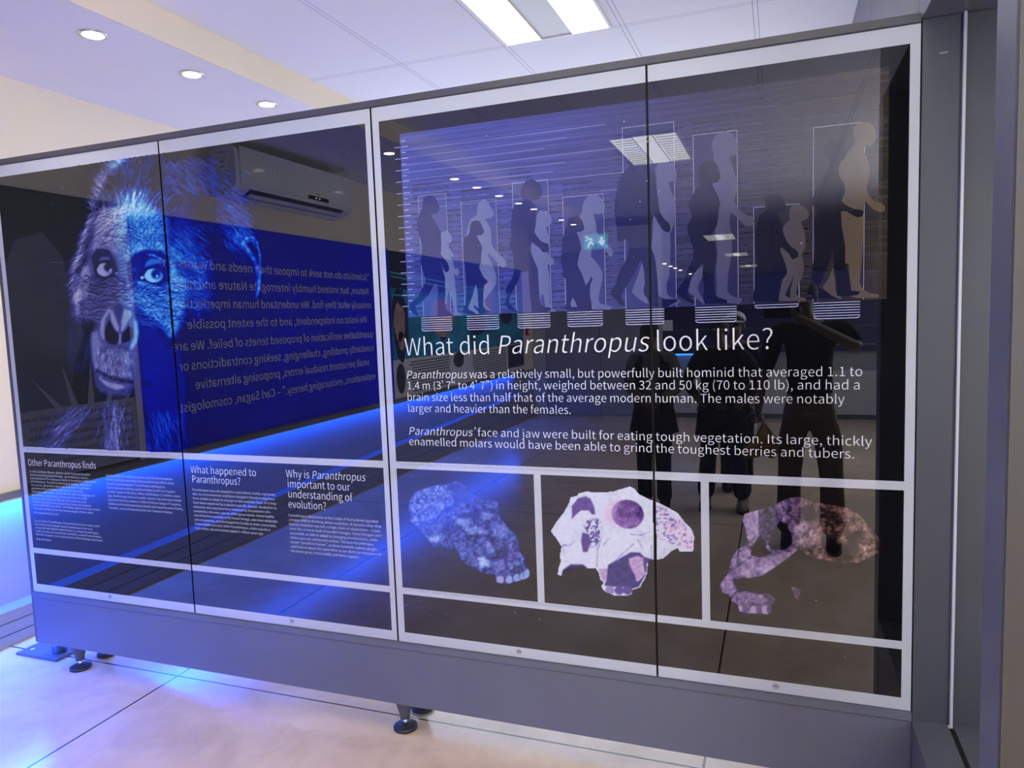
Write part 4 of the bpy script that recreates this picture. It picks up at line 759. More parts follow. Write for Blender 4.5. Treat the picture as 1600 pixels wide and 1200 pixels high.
# ================================================================== PRINTED PICTURES (painted point by point)
def vnoise(X, Y, sc, rng, sx=1., sy=1.):
    x = X/sc*sx; y = Y/sc*sy
    tab = rng.random((128, 128))
    xi = np.floor(x).astype(int); yi = np.floor(y).astype(int); fx = x-xi; fy = y-yi
    fx = fx*fx*(3-2*fx); fy = fy*fy*(3-2*fy)
    g_ = lambda a, b: tab[a % 128, b % 128]
    return (g_(xi, yi)*(1-fx)+g_(xi+1, yi)*fx)*(1-fy)+(g_(xi, yi+1)*(1-fx)+g_(xi+1, yi+1)*fx)*fy
class Paint:
    def __init__(s, x0, y0, x1, y1, st, seed):
        s.rng = np.random.default_rng(seed); s.st = st
        s.xs = np.arange(x0, x1+st, st); s.ys = np.arange(y0, y1+st, st)
        s.X, s.Y = np.meshgrid(s.xs, s.ys); s.L = np.zeros_like(s.X); s.A = np.zeros_like(s.X)
    def fbm(s, sc, oct=4, sx=1., sy=1.):
        r = 0; a = .5
        for _ in range(oct): r = r+a*vnoise(s.X, s.Y, sc, s.rng, sx, sy); sc /= 2; a *= .5
        return r/(1-.5**oct)
    def poly(s, pts, f=2.):
        P = np.array(pts, float); Q = np.roll(P, -1, 0)
        inside = np.zeros(s.X.shape, bool); d2 = np.full(s.X.shape, 1e9)
        for (ax, ay), (bx, by) in zip(P, Q):
            if ay != by:
                c = ((ay > s.Y) != (by > s.Y)) & (s.X < (bx-ax)*(s.Y-ay)/(by-ay)+ax); inside ^= c
            ex, ey = bx-ax, by-ay; l = max(ex*ex+ey*ey, 1e-9)
            t = np.clip(((s.X-ax)*ex+(s.Y-ay)*ey)/l, 0, 1)
            d2 = np.minimum(d2, (s.X-ax-t*ex)**2+(s.Y-ay-t*ey)**2)
        d = np.sqrt(d2)*np.where(inside, 1, -1)
        k = np.clip(d/f+.5, 0, 1); return k*k*(3-2*k)
    def ell(s, cx, cy, rx, ry, rot=0., soft=.3):
        c, n = math.cos(rot), math.sin(rot)
        u = ((s.X-cx)*c+(s.Y-cy)*n)/rx; v = (-(s.X-cx)*n+(s.Y-cy)*c)/ry
        k = np.clip((1-np.sqrt(u*u+v*v))/soft+.5, 0, 1); return k*k*(3-2*k)
    def glow(s, cx, cy, rx, ry, rot=0.):
        c, n = math.cos(rot), math.sin(rot)
        u = ((s.X-cx)*c+(s.Y-cy)*n)/rx; v = (-(s.X-cx)*n+(s.Y-cy)*c)/ry
        return np.exp(-(u*u+v*v))
    def put(s, m, val, tgt='L'):
        a = getattr(s, tgt); setattr(s, tgt, a*(1-m)+val*m)
    def line(s, pts, w, amt, mode='add'):
        for (ax, ay), (bx, by) in zip(pts, pts[1:]):
            pad = w*2.5+1
            i0 = np.searchsorted(s.xs, min(ax, bx)-pad); i1 = np.searchsorted(s.xs, max(ax, bx)+pad)
            j0 = np.searchsorted(s.ys, min(ay, by)-pad); j1 = np.searchsorted(s.ys, max(ay, by)+pad)
            if i1 <= i0 or j1 <= j0: continue
            X = s.X[j0:j1, i0:i1]; Y = s.Y[j0:j1, i0:i1]
            ex, ey = bx-ax, by-ay; l = max(ex*ex+ey*ey, 1e-9)
            t = np.clip(((X-ax)*ex+(Y-ay)*ey)/l, 0, 1)
            k = np.exp(-((X-ax-t*ex)**2+(Y-ay-t*ey)**2)/(w*w))*(1-.55*t)
            if mode == 'add': s.L[j0:j1, i0:i1] += amt*k
            else: s.L[j0:j1, i0:i1] *= 1-amt*k
    def hairs(s, n, pos, ang, ln, w, amt, mode='add'):
        for _ in range(n):
            x, y = pos(s.rng); a = ang(x, y)+s.rng.normal(0, .16); l = ln*(.5+s.rng.random())
            b = a+s.rng.normal(0, .25)
            m_ = (x+l*.5*math.cos(a), y+l*.5*math.sin(a))
            s.line([(x, y), m_, (m_[0]+l*.5*math.cos(b), m_[1]+l*.5*math.sin(b))], w, amt*(.4+.9*s.rng.random()), mode)
    def build(s, name, rgb, alpha, y, parent, joint=None, thr=.012):
        h, w = s.X.shape; x, z = on_panel(s.X, s.Y)
        keep = (alpha > thr) & (z < 2.3395) & (x > -3.334) & (z > 1.1005 if name == 'portrait_print' else z > 0)
        fk = keep[:-1, :-1] | keep[1:, :-1] | keep[:-1, 1:] | keep[1:, 1:]
        if joint is not None:
            side = np.sign(x-joint); ok = (np.abs(x-joint) > .0036)
            fk &= ok[:-1, :-1] & ok[1:, :-1] & ok[:-1, 1:] & ok[1:, 1:] & (side[:-1, :-1] == side[:-1, 1:]) & (side[1:, :-1] == side[1:, 1:]) & (side[:-1, :-1] == side[1:, 1:])
        idx = np.arange(h*w).reshape(h, w)
        q = np.stack([idx[1:, :-1][fk], idx[1:, 1:][fk], idx[:-1, 1:][fk], idx[:-1, :-1][fk]], 1)
        used = np.unique(q); mp = np.zeros(h*w, int); mp[used] = np.arange(len(used)); q = mp[q]
        co = np.stack([x.ravel()[used], np.full(len(used), y), z.ravel()[used]], 1).astype(np.float32)
        me = bpy.data.meshes.new(name); me.vertices.add(len(co)); me.vertices.foreach_set('co', co.ravel())
        me.loops.add(q.size); me.loops.foreach_set('vertex_index', q.ravel().astype(np.int32))
        me.polygons.add(len(q)); me.polygons.foreach_set('loop_start', np.arange(0, q.size, 4, dtype=np.int32)); me.polygons.foreach_set('loop_total', np.full(len(q), 4, np.int32))
        me.update(); me.validate()
        at = me.color_attributes.new('ink', 'FLOAT_COLOR', 'POINT')
        c = np.concatenate([np.clip((.85 if name == 'portrait_print' else INK)*rgb.reshape(-1, 3)[used], 0.0006, 1), np.ones((len(used), 1))], 1).astype(np.float32)
        at.data.foreach_set('color', c.ravel())
        me.materials.append(print_m)
        return link(bpy.data.objects.new(name, me), parent)
INK = .95
print_m = glossy_print('photo_print_ink', attr='ink')
def duo(L, stops):
    """map tone to colour through (tone, rgb) stops"""
    t = [a for a, _ in stops]; return np.stack([np.interp(L, t, [c[i] for _, c in stops]) for i in range(3)], -1)
def zp(x0, y0, s_, pts): return [(x0+a/s_, y0+b/s_) for a, b in pts]

# ---- the ape portrait
P = Paint(28, 232, 452, 706, 1.3, 3)
N1 = P.fbm(26); N2 = P.fbm(9); N3 = P.fbm(4, 3)
wr = np.abs(np.sin((P.X*.10+P.Y*.33)+7*(P.fbm(34)-.5)*3))           # wrinkle pattern
face = P.poly([(150,335),(170,322),(195,316),(225,318),(250,328),(262,345),(266,380),(276,385),(284,405),(290,430),(292,460),(284,490),(276,512),(264,522),(248,507),(232,492),(217,476),(212,505),(214,545),(211,600),(198,618),(172,618),(153,602),(146,570),(143,530),(150,505),(138,492),(122,502),(113,492),(117,460),(127,430),(136,400),(142,372)], 16)
P.put(face, .20+.16*N1)
P.L += face*(.16*(N2-.5)+.16*(N3-.5)-.10*np.clip(1-wr*2.2, 0, 1))
P.L += .30*P.glow(226, 356, 26, 26)*face*(.6+.8*N3) + .14*P.glow(168, 352, 24, 22)*face
P.put(P.poly([(141,388),(148,374),(170,372),(188,376),(199,386),(210,392),(213,402),(204,410),(186,404),(176,392),(160,386),(146,396)], 10), .52+.45*(N3-.5))
P.put(P.poly([(198,384),(213,376),(232,374),(252,378),(257,390),(235,386),(214,396),(208,408)], 10), .55+.45*(N3-.5))
P.put(P.poly([(184,405),(196,402),(199,420),(203,450),(212,470),(205,480),(186,478),(183,455),(186,430)], 6), .40+.15*N3)
P.put(P.poly([(117,470),(124,440),(130,418),(138,415),(141,432),(137,460),(128,490),(119,492)], 7), .52+.18*N3)
rc = P.poly(zp(100,450,8,[(850,60),(1000,90),(1120,80),(1300,40),(1450,110),(1480,200),(1450,420),(1390,600),(1320,620),(1250,480),(1140,420),(1030,420),(950,270)]), 15)
P.put(rc, .47+.5*(N3-.5)+.35*(N2-.5))
P.L -= rc*.38*np.clip(1-wr*2.4, 0, 1)
P.put(P.poly([(265,415),(278,425),(290,440),(284,470),(270,485),(262,470),(262,440)], 14), .46+.5*(N3-.5))
# soft blue glow of temple and cheek, dark side plane
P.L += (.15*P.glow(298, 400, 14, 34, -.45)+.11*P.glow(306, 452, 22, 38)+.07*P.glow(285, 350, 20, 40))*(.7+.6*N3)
P.put(P.poly([(270,405),(300,418),(318,432),(305,440),(280,432)], 10), .10)
P.put(P.poly([(214,478),(232,494),(248,510),(263,540),(280,545),(290,600),(290,660),(260,680),(228,640),(213,612),(217,560),(214,520)], 16), .05+.02*N1)
P.put(P.poly(zp(100,450,8,[(410,120),(640,60),(680,110),(560,200),(470,290),(410,380),(330,400),(200,330),(180,160)]), 8), .17+.2*(N3))
# sockets
P.put(P.poly([(142,402),(151,388),(168,389),(176,398),(181,410),(184,424),(179,434),(162,440),(148,430)], 5), .06+.06*N3)
P.put(P.poly([(199,412),(210,396),(228,390),(252,392),(263,402),(266,425),(264,442),(250,448),(226,441),(205,446),(199,430)], 6), .04+.03*N3)
P.put(P.poly([(154,407),(158,402),(169,401),(172,405),(163,406)], 3), .36)
P.put(P.poly([(226,417),(229,409),(236,404),(247,405),(255,411),(243,412),(233,415)], 4), .34)
P.line([(233,398),(240,399),(250,404),(258,410)], 1.6, .35)
for (cx, cy, rx, ry, ix, iy, ir, hl) in ((163.5, 421, 12.2, 10.8, 168.8, 417.8, 7.2, (172.6, 422.4)), (240, 430.3, 14.6, 11, 243.8, 428.3, 8.2, (245.3, 431.6))):
    eye = P.ell(cx, cy, rx, ry, .12, .16)
    P.put(P.ell(cx, cy, rx+2, ry+2, .12, .2), .02); P.put(eye, .74-.34*np.clip((P.X-cx)/rx, 0, 1))
    P.put(P.ell(ix, iy, ir, ir, 0, .22)*eye, .30); P.put(P.ell(ix-.3, iy, ir*.72, ir*.72, 0, .4)*eye, .05)
    P.put(P.glow(hl[0], hl[1], 1.6, 2.2)*eye, .95)
    P.line([(cx-rx, cy-3), (cx-rx*.6, cy-ry*.95), (cx+2, cy-ry*1.05), (cx+rx, cy-4)], 1.5, .95, 'mul')
P.put(P.ell(181.5, 427, 2.6, 2.2), .6); P.put(P.ell(222, 434, 2.8, 2.2), .75)
P.put(P.poly([(214,439),(224,440),(238,446),(250,447),(246,451),(230,449),(216,444)], 3), .55)
# wrinkles under the eyes and on the forehead
for k in range(9):
    r = 16+3.3*k; a0, a1 = .35, 2.9
    P.line([(163+r*.95*math.cos(a), 425+r*.82*math.sin(a)+P.rng.normal(0, .7)) for a in np.linspace(a0, a1, 14)], 1.1, .6, 'mul')
    P.line([(163+(r+1.6)*.95*math.cos(a), 425+(r+1.6)*.82*math.sin(a)+P.rng.normal(0, .7)) for a in np.linspace(a0, a1, 14)], .9, .12)
for k in range(10):
    r = 18+3.6*k
    P.line([(240+r*1.05*math.cos(a), 434+r*.8*math.sin(a)+P.rng.normal(0, .8)) for a in np.linspace(.2, 2.7, 14)], 1.1, .55, 'mul')
    P.line([(240+(r+1.7)*1.05*math.cos(a), 434+(r+1.7)*.8*math.sin(a)+P.rng.normal(0, .8)) for a in np.linspace(.3, 2.6, 14)], 1., .13)
for k in range(7):
    y = 345+8*k
    P.line([(200+P.rng.normal(0, 1), y-14), (197+4*math.sin(k), y), (203, y+6), (200+2*k, y+14)], 1.1, .6, 'mul')
    P.line([(208+k*6, 330+4*k), (206+k*6, 352+3*k), (210+k*5, 372+2*k), (216+4*k, 386)], 1., .45, 'mul')
    P.line([(205, 352+5*k), (225, 346+5*k), (250, 346+5*k), (268, 352+5*k)], 1., .35, 'mul')
for k in range(12): P.line([(187, 408+5.5*k), (196+P.rng.normal(0, 2), 407+5.5*k), (203, 411+5.5*k)], .9, .5, 'mul')
# fine skin creases
def creases(n, pos, ang, ln, amt):
    for _ in range(n):
        x, y = pos(P.rng); a = ang(x, y)+P.rng.normal(0, .25); l = ln*(.5+P.rng.random()); q = [(x, y)]
        for _k in range(4):
            a += P.rng.normal(0, .28); q.append((q[-1][0]+l/4*math.cos(a), q[-1][1]+l/4*math.sin(a)))
        P.line(q, .85, min(.95, amt*1.25*(.5+.7*P.rng.random())), 'mul'); P.line([(u_+.4, v_+1.6) for u_, v_ in q], .85, .13)
creases(150, lambda r: (r.uniform(118, 180), r.uniform(430, 500)), lambda x, y: .15-(x-150)*.012, 15, .62)
creases(130, lambda r: (r.uniform(206, 285), r.uniform(446, 505)), lambda x, y: .35+(x-230)*.004, 16, .6)
creases(90, lambda r: (r.uniform(200, 262), r.uniform(335, 385)), lambda x, y: 1.35+(x-228)*.012, 15, .5)
creases(60, lambda r: (r.uniform(150, 200), r.uniform(335, 385)), lambda x, y: .25, 15, .45)
creases(70, lambda r: (r.uniform(262, 320), r.uniform(400, 480)), lambda x, y: .2, 15, .4)
creases(40, lambda r: (r.uniform(186, 206), r.uniform(404, 476)), lambda x, y: .1, 12, .5)
# nose
nz = lambda p: zp(100, 450, 8, p)
P.put(P.poly(nz([(560,240),(640,180),(720,190),(760,260),(860,300),(930,420),(930,600),(880,760),(720,760),(560,740),(460,640),(445,520),(460,380)]), 6), .24+.1*N3)
P.put(P.poly(nz([(620,230),(700,190),(745,260),(730,380),(690,430),(640,330)]), 5), .20)
P.put(P.poly(nz([(575,270),(610,290),(650,400),(690,500),(680,550),(640,520),(590,400)]), 4), .62+.1*N3)
P.put(P.poly(nz([(750,260),(830,280),(850,330),(800,420),(740,540),(710,540),(720,400)]), 5), .62+.1*N3)
P.put(P.poly(nz([(560,250),(580,290),(520,380),(500,500),(510,640),(480,640),(450,560),(465,400)]), 5), .60+.12*N3)
P.put(P.poly(nz([(870,390),(915,430),(930,560),(910,680),(840,780),(820,740),(870,640),(880,520)]), 5), .58+.15*N3)
P.put(P.poly(nz([(570,390),(605,480),(650,545),(690,575),(690,655),(645,710),(560,695),(515,640),(508,560),(535,460)]), 3), .035)
P.put(P.poly(nz([(745,545),(810,480),(855,500),(872,600),(815,665),(725,695),(712,600)]), 3), .03)
P.put(P.poly(nz([(690,570),(715,575),(712,690),(698,705),(685,680)]), 3), .6)
# muzzle, mouth, lip
P.put(P.poly(nz([(360,600),(345,700),(365,900),(395,1030),(500,1080),(620,1110),(790,1090),(835,960),(830,800),(720,760),(560,750),(440,620)]), 8), .34+.10*N1)
P.put(P.poly(nz([(345,560),(420,540),(445,620),(470,760),(440,900),(440,1040),(390,1040),(352,860)]), 7), .48+.1*N3)
P.hairs(420, lambda r: (r.uniform(152, 205), r.uniform(545, 585)), lambda x, y: 1.57+(175-x)*.012, 10, .75, .10)
P.hairs(160, lambda r: (r.uniform(152, 205), r.uniform(540, 580)), lambda x, y: 1.57+(175-x)*.012, 9, .8, .3, 'mul')
P.line(nz([(415,1035),(500,1080),(600,1125),(720,1155),(830,1170)]), 3.2, .97, 'mul'); P.line(nz([(830,1170),(960,1190),(1100,1215)]), 3., .8, 'mul')
P.put(P.poly(zp(100,560,8,[(430,215),(480,260),(540,290),(640,315),(750,340),(745,375),(650,392),(560,365),(490,320),(440,265)]), 4), .55+.2*N3)
P.put(P.poly(zp(100,560,8,[(380,150),(420,200),(440,270),(520,350),(640,400),(560,430),(450,420),(390,330)]), 8), .22)
# ear
P.line([(379,380),(385,372.5),(395,371),(402,379),(406,398),(407,425),(405,450),(400,466)], 1.7, .30); P.line([(380,381),(388,392),(396,404),(402,418),(404,440),(402,460)], 3.2, .22)
P.line([(384,378),(394,376),(400,386)], 1.2, .2)
# hair
lo = [(118,470),(112,440),(116,415),(124,392),(131,366),(140,340),(148,312),(158,284),(172,264),(190,250)]
def along(r):
    i = r.integers(0, len(lo)-1); t = r.random(); return (lo[i][0]+(lo[i+1][0]-lo[i][0])*t+abs(r.normal(0, 7)), lo[i][1]+(lo[i+1][1]-lo[i][1])*t)
P.hairs(900, along, lambda x, y: 2.4 if y > 330 else 3.9, 14, .75, .11)
P.hairs(620, lambda r: (r.normal(206, 34), r.uniform(246, 322)), lambda x, y: -1.2+(x-215)*.012, 14, .75, .040)
P.hairs(380, lambda r: (r.normal(205, 22), r.uniform(305, 345)), lambda x, y: -1.35+(x-205)*.01, 15, .9, .14)
P.hairs(320, lambda r: (r.uniform(145, 190), r.uniform(325, 378)), lambda x, y: -.5-(y-340)*.01, 13, .8, .12)
P.hairs(420, lambda r: (r.uniform(250, 335), r.uniform(245, 300)), lambda x, y: .75, 15, .75, .055)
P.hairs(420, lambda r: (r.normal(358, 16), r.normal(325, 26)), lambda x, y: .6, 13, .75, .06)
P.hairs(240, lambda r: (r.uniform(262, 320), r.uniform(350, 450)), lambda x, y: .7, 14, .8, .10)
P.hairs(260, lambda r: (r.normal(372, 12), r.normal(365, 14)), lambda x, y: .9, 12, .8, .08)
P.hairs(320, lambda r: (r.uniform(106, 142), r.uniform(470, 575)), lambda x, y: 1.9, 16, .75, .035)
P.hairs(420, lambda r: (lambda y: (r.normal(128-(y-635)*.75, 13), y))(r.uniform(632, 700)), lambda x, y: 2.35, 18, .8, .085)
P.hairs(300, lambda r: (r.normal(178+5*math.sin(r.random()*6), 10), r.uniform(622, 700)), lambda x, y: 1.62, 22, .75, .13)
P.hairs(200, lambda r: (r.uniform(225, 285), r.uniform(640, 700)), lambda x, y: 1.25, 22, .9, .06)
P.hairs(30, lambda r: (r.uniform(85, 130), r.uniform(340, 480)), lambda x, y: 3.1, 40, .6, .10)
P.L = np.clip(P.L, 0, 1)
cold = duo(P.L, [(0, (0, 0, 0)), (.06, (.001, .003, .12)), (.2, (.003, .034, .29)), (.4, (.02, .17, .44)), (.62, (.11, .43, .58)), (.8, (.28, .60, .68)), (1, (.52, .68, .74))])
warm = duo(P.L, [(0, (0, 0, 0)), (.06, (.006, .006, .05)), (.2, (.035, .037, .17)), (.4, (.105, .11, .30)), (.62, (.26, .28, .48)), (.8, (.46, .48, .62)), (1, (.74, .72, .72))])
tmix = np.clip((P.X-172-.10*(P.Y-420))/46, 0, 1)[..., None]; tmix = tmix*tmix*(3-2*tmix)  # blue light of the mirrored wall, painted in towards the right
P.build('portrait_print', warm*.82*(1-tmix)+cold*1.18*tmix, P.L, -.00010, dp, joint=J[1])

# ---- skull one
z1 = lambda p: zp(620, 730, 6, p)
P = Paint(632, 748, 834, 916, 1.25, 5); N1 = P.fbm(20); N2 = P.fbm(6); N3 = P.fbm(3, 3)
out = P.poly(z1([(110,390),(115,310),(170,232),(250,200),(360,165),(450,165),(510,140),(570,130),(640,160),(690,220),(740,270),(800,310),(900,300),(945,330),(955,400),(975,480),(1030,540),(1090,600),(1130,660),(1140,720),(1160,790),(1200,860),(1220,930),(1245,980),(1240,1030),(1200,1050),(1130,1070),(1060,1090),(990,1090),(930,1080),(920,1010),(850,1000),(780,990),(750,950),(700,930),(640,910),(600,870),(575,800),(545,750),(500,775),(430,740),(340,745),(320,710),(280,660),(215,590),(130,520)]), 2.5)
P.L = .27+.25*(N1-.5)+.40*(N2-.5)+.55*(N3-.5)
P.put(P.poly(z1([(110,390),(120,300),(180,235),(300,185),(450,165),(520,260),(550,340),(420,420),(300,520),(140,510)]), 6), .44+.7*(N3-.5)+.3*(N2-.5))
P.put(P.poly(z1([(500,160),(570,150),(640,180),(740,280),(640,340),(560,330)]), 8), .20+.2*(N3-.5))
P.put(P.poly(z1([(560,460),(620,430),(720,430),(800,400),(930,390),(940,430),(820,440),(760,480),(640,520)]), 5), .12)
for pts, v in (([(540,470),(600,480),(700,480),(690,520),(620,560),(560,530)], .62), ([(640,580),(740,555),(850,600),(845,632),(740,615),(660,628)], .66), ([(790,420),(860,410),(900,470),(830,500),(790,470)], .55), ([(760,850),(810,830),(870,880),(865,935),(820,930),(800,955),(780,945)], .85), ([(280,655),(400,642),(405,690),(370,700),(350,690),(310,690)], .80), ([(900,560),(1000,530),(1060,600),(1010,660),(900,640)], .50), ([(820,700),(880,690),(930,790),(850,820)], .52), ([(890,880),(1010,860),(1020,960),(930,1000)], .45), ([(1030,900),(1100,900),(1090,970),(1040,970)], .46)):
    P.put(P.poly(z1(pts), 7)*.85, v+.5*(N3-.5))
for l in ([(880,690),(930,780),(960,850)], [(760,650),(700,760)], [(560,560),(700,650),(860,640),(900,690)], [(1020,860),(1030,950),(1080,980),(1110,920)], [(600,560),(480,640)], [(890,850),(1000,850)], [(420,420),(520,360),(550,330)]): P.line(z1(l), 1.9, .75, 'mul')
for x, y in ((970,1055),(1055,1055),(1130,1035),(1195,1015),(1230,990)): P.put(P.ell(620+x/6, 730+y/6, 6.2, 6.2, 0, .4), .66+.2*(N3-.5)); P.line(z1([(x-45,y-20),(x-45,y+30)]), 1., .7, 'mul')
P.L = np.clip(P.L, .04, 1)*out
col = duo(P.L, [(0, (0, 0, 0)), (.12, (.006, .011, .11)), (.3, (.032, .058, .30)), (.5, (.10, .17, .50)), (.75, (.27, .42, .68)), (1, (.50, .70, .76))])
pk = np.clip((P.fbm(14)-.47)*7, 0, 1)[..., None]*np.clip((P.X-690)/60, 0, 1)[..., None]
col = col*(1-pk)+col*np.array([1.45, .95, .98])*pk
P.build('skull_print', col, out, -.00010, dp)

# ---- skull two
z2 = lambda p: zp(860, 740, 5.7125, p)
P = Paint(860, 758, 1088, 934, 1.25, 6); N1 = P.fbm(20); N2 = P.fbm(6); N3 = P.fbm(3, 3)
out = P.poly(z2([(15,515),(60,440),(130,350),(180,260),(185,220),(240,210),(260,185),(320,170),(420,178),(560,170),(640,145),(710,125),(745,145),(775,185),(880,240),(960,270),(1060,320),(1130,360),(1190,440),(1250,500),(1275,570),(1265,690),(1200,690),(1160,690),(1140,650),(1080,680),(1000,750),(920,765),(860,770),(858,880),(830,940),(790,1010),(725,1030),(715,1075),(640,1080),(580,1080),(500,1050),(465,1010),(490,970),(455,940),(440,880),(410,835),(330,840),(290,810),(260,810),(200,845),(180,810),(150,835),(110,860),(95,905),(75,895),(80,850),(100,790),(95,720),(110,650),(60,570)]), 2)
P.L = .86+.16*(N3-.5)+.14*(N2-.5)-.10*np.clip((N1-.55)*5, 0, 1)
crack = np.clip((np.abs(N2-.5)-.012)/.02, 0, 1)
sp_ = P.poly(z2([(925,260),(1060,320),(1190,440),(1275,570),(1265,690),(1140,650),(1000,600),(925,690)]), 6)
P.L -= sp_*(.42*np.clip((N3-.50)*6, 0, 1)+.12*(1-crack))
P.C = np.zeros_like(P.L)                                            # pink share
P.C = np.maximum(P.C, sp_*np.clip(.25+(P.X-1030)/70+2*(N2-.5), 0, 1))
nasal = P.poly(z2([(300,420),(430,400),(460,480),(430,640),(360,660),(300,560)]), 8)
P.L -= nasal*np.clip((N3-.47)*6, 0, .62)
for c in ([(715,540),(800,550),(900,520)], [(780,590),(830,680)], [(480,630),(520,580)], [(415,830),(420,680),(460,560)], [(740,630),(640,720),(560,790)], [(110,640),(180,640),(210,600)], [(900,640),(905,760)]): P.line(z2(c), 1., .45, 'mul')
def hole(m, v, pink): P.put(m, v); P.put(m, pink, 'C')
hole(P.ell(860+690/5.7125, 740+362/5.7125, 25.5, 22.5, .25, .09), .27+.25*(N1-.5)+.28*(N2-.5)+.2*(N3-.5)+.05*np.clip((P.Y-805)/20, -1, 1), .75)
P.put(P.poly(z2([(540,250),(620,240),(600,340),(560,470),(470,390),(480,310)]), 14)*.55, .7); P.put(P.poly(z2([(540,250),(620,240),(600,340),(560,470),(470,390),(480,310)]), 14), .8, 'C')
hole(P.poly(z2([(245,220),(310,200),(360,225),(390,290),(402,365),(370,365),(345,330),(270,330),(225,370),(192,405),(190,290)]), 3), .27+.2*(N3-.5), .35)
hole(P.poly(z2([(285,525),(345,540),(356,620),(332,700),(290,700),(273,600)]), 3), .24, .25)
hole(P.poly(z2([(325,420),(365,420),(360,455),(330,450)]), 3), .3, .2)
hole(P.poly(z2([(380,520),(440,530),(420,580),(375,560)]), 3)*.8, .35, .2)
jaw = P.poly(z2([(515,815),(640,745),(720,700),(800,705),(840,745),(940,772),(858,800),(860,880),(830,940),(790,1010),(725,1030),(640,1010),(540,1010),(480,1000),(500,950),(505,880)]), 3)
hole(jaw, .12+.10*N2+.10*(N3-.5), 0.)
hole(P.poly(z2([(700,760),(780,732),(828,752),(836,850),(856,890),(820,930),(772,968),(750,900),(705,820)]), 3), .60+.35*(N3-.5), .8)
hole(P.poly(z2([(430,850),(500,850),(500,960),(465,960)]), 4), .58+.4*(N3-.5), .8)
hole(P.poly(z2([(110,860),(180,810),(290,810),(330,840),(300,880),(150,945),(100,905)]), 4), .12, 0)
for x, v in ((530, .5), (615, .26), (690, .26)): hole(P.ell(860+x/5.7125, 740+1042/5.7125, 7.4, 7, 0, .35), v, .1)
P.L = np.clip(P.L, .05, 1)
bone = duo(P.L, [(0, (0, 0, 0)), (.12, (.012, .012, .11)), (.3, (.09, .065, .27)), (.5, (.24, .20, .44)), (.8, (.56, .60, .68)), (1, (.70, .74, .80))])
pink = duo(P.L, [(0, (0, 0, 0)), (.12, (.03, .012, .07)), (.3, (.16, .055, .22)), (.5, (.36, .19, .40)), (.8, (.66, .50, .62)), (1, (.76, .64, .72))])
P.build('skull_print', bone*(1-P.C[..., None])+pink*P.C[..., None], out, -.00010, dp, joint=J[3])

# ---- skull three
z3 = lambda p: zp(1110, 760, 5.517, p)
P = Paint(1120, 772, 1384, 964, 1.25, 8); N1 = P.fbm(20); N2 = P.fbm(7); N3 = P.fbm(3, 3)
up_ = P.poly(z3([(80,845),(110,800),(150,755),(165,680),(190,600),(230,545),(290,510),(320,470),(300,370),(275,290),(290,240),(340,220),(430,200),(560,150),(680,100),(770,88),(830,110),(900,135),(1050,160),(1180,180),(1280,240),(1350,320),(1400,390),(1450,440),(1500,520),(1530,600),(1440,580),(1350,620),(1280,660),(1150,655),(1050,650),(950,630),(850,600),(760,545),(640,640),(540,710),(450,770),(330,795),(240,800),(250,900),(330,900),(420,930),(520,920),(560,980),(530,1040),(530,1090),(480,1105),(440,1095),(360,1095),(320,1095),(250,1075),(235,1020),(180,985),(160,930),(100,915)]), 2.5)
frag = P.poly(z3([(690,870),(740,865),(785,900),(760,980),(735,975)]), 3)*.8
out = np.maximum(up_, frag)
P.L = .34+.40*(N1-.5)+.62*(N2-.5)+.30*(N3-.5)
P.put(P.poly(z3([(275,290),(295,235),(430,205),(420,400),(330,470),(300,380)]), 5), .54+.22*(N3-.5)+.3*(N2-.5))
P.put(P.poly(z3([(190,600),(240,545),(340,560),(420,605),(560,590),(740,545),(640,640),(450,765),(330,790),(230,770),(170,690)]), 6), .50+.28*(N3-.5)+.5*(N2-.5))
P.put(P.poly(z3([(420,210),(560,170),(620,320),(560,420),(480,500),(430,420)]), 8), .22+.30*(N2-.5)+.25*(N3-.5))
P.put(P.poly(z3([(560,370),(600,300),(660,330),(710,440),(700,505),(640,550),(520,540),(500,500)]), 6), .05)
P.put(P.poly(z3([(690,330),(820,310),(930,400),(880,510),(740,510)]), 8), .44+.5*(N3-.5)+.6*(N2-.5))
P.put(P.poly(z3([(760,180),(900,140),(930,300),(840,300),(760,270)]), 8), .18+.25*(N3-.5))
P.put(P.poly(z3([(940,180),(1100,220),(1180,340),(1080,330),(980,260)]), 10), .16+.3*(N3-.5))
P.put(P.poly(z3([(960,450),(1030,440),(1180,520),(1240,620),(1130,655),(1020,600),(960,500)]), 8), .07+.08*N3)
P.put(P.poly(z3([(1180,420),(1270,430),(1280,560),(1200,560)]), 12), .17)
P.put(P.poly(z3([(1300,480),(1420,520),(1440,570),(1320,600)]), 5), .5+.8*(N3-.5))
P.put(P.poly(z3([(190,790),(330,800),(520,800),(540,880),(330,890),(230,880)]), 10), .10+.2*(N3-.5))
P.put(P.poly(z3([(90,840),(150,760),(175,800),(220,900),(160,960),(110,910)]), 5), .48+.4*(N3-.5))
P.put(P.poly(z3([(220,930),(300,895),(380,940),(350,1010),(240,1010)]), 6), .44+.4*(N3-.5))
for x in (258, 300, 370, 420, 470, 510):
    P.put(P.ell(1110+x/5.517, 760+1062/5.517, 4.6, 6.2, 0, .4), .60 if x in (258, 370, 470) else .34)
P.put(P.poly(z3([(350,590),(362,520),(430,420),(470,470),(480,545),(520,570),(480,600),(410,608)]), 3), 0); out = out*(1-P.poly(z3([(350,590),(362,520),(430,420),(470,470),(480,545),(520,570),(480,600),(410,608)]), 3))
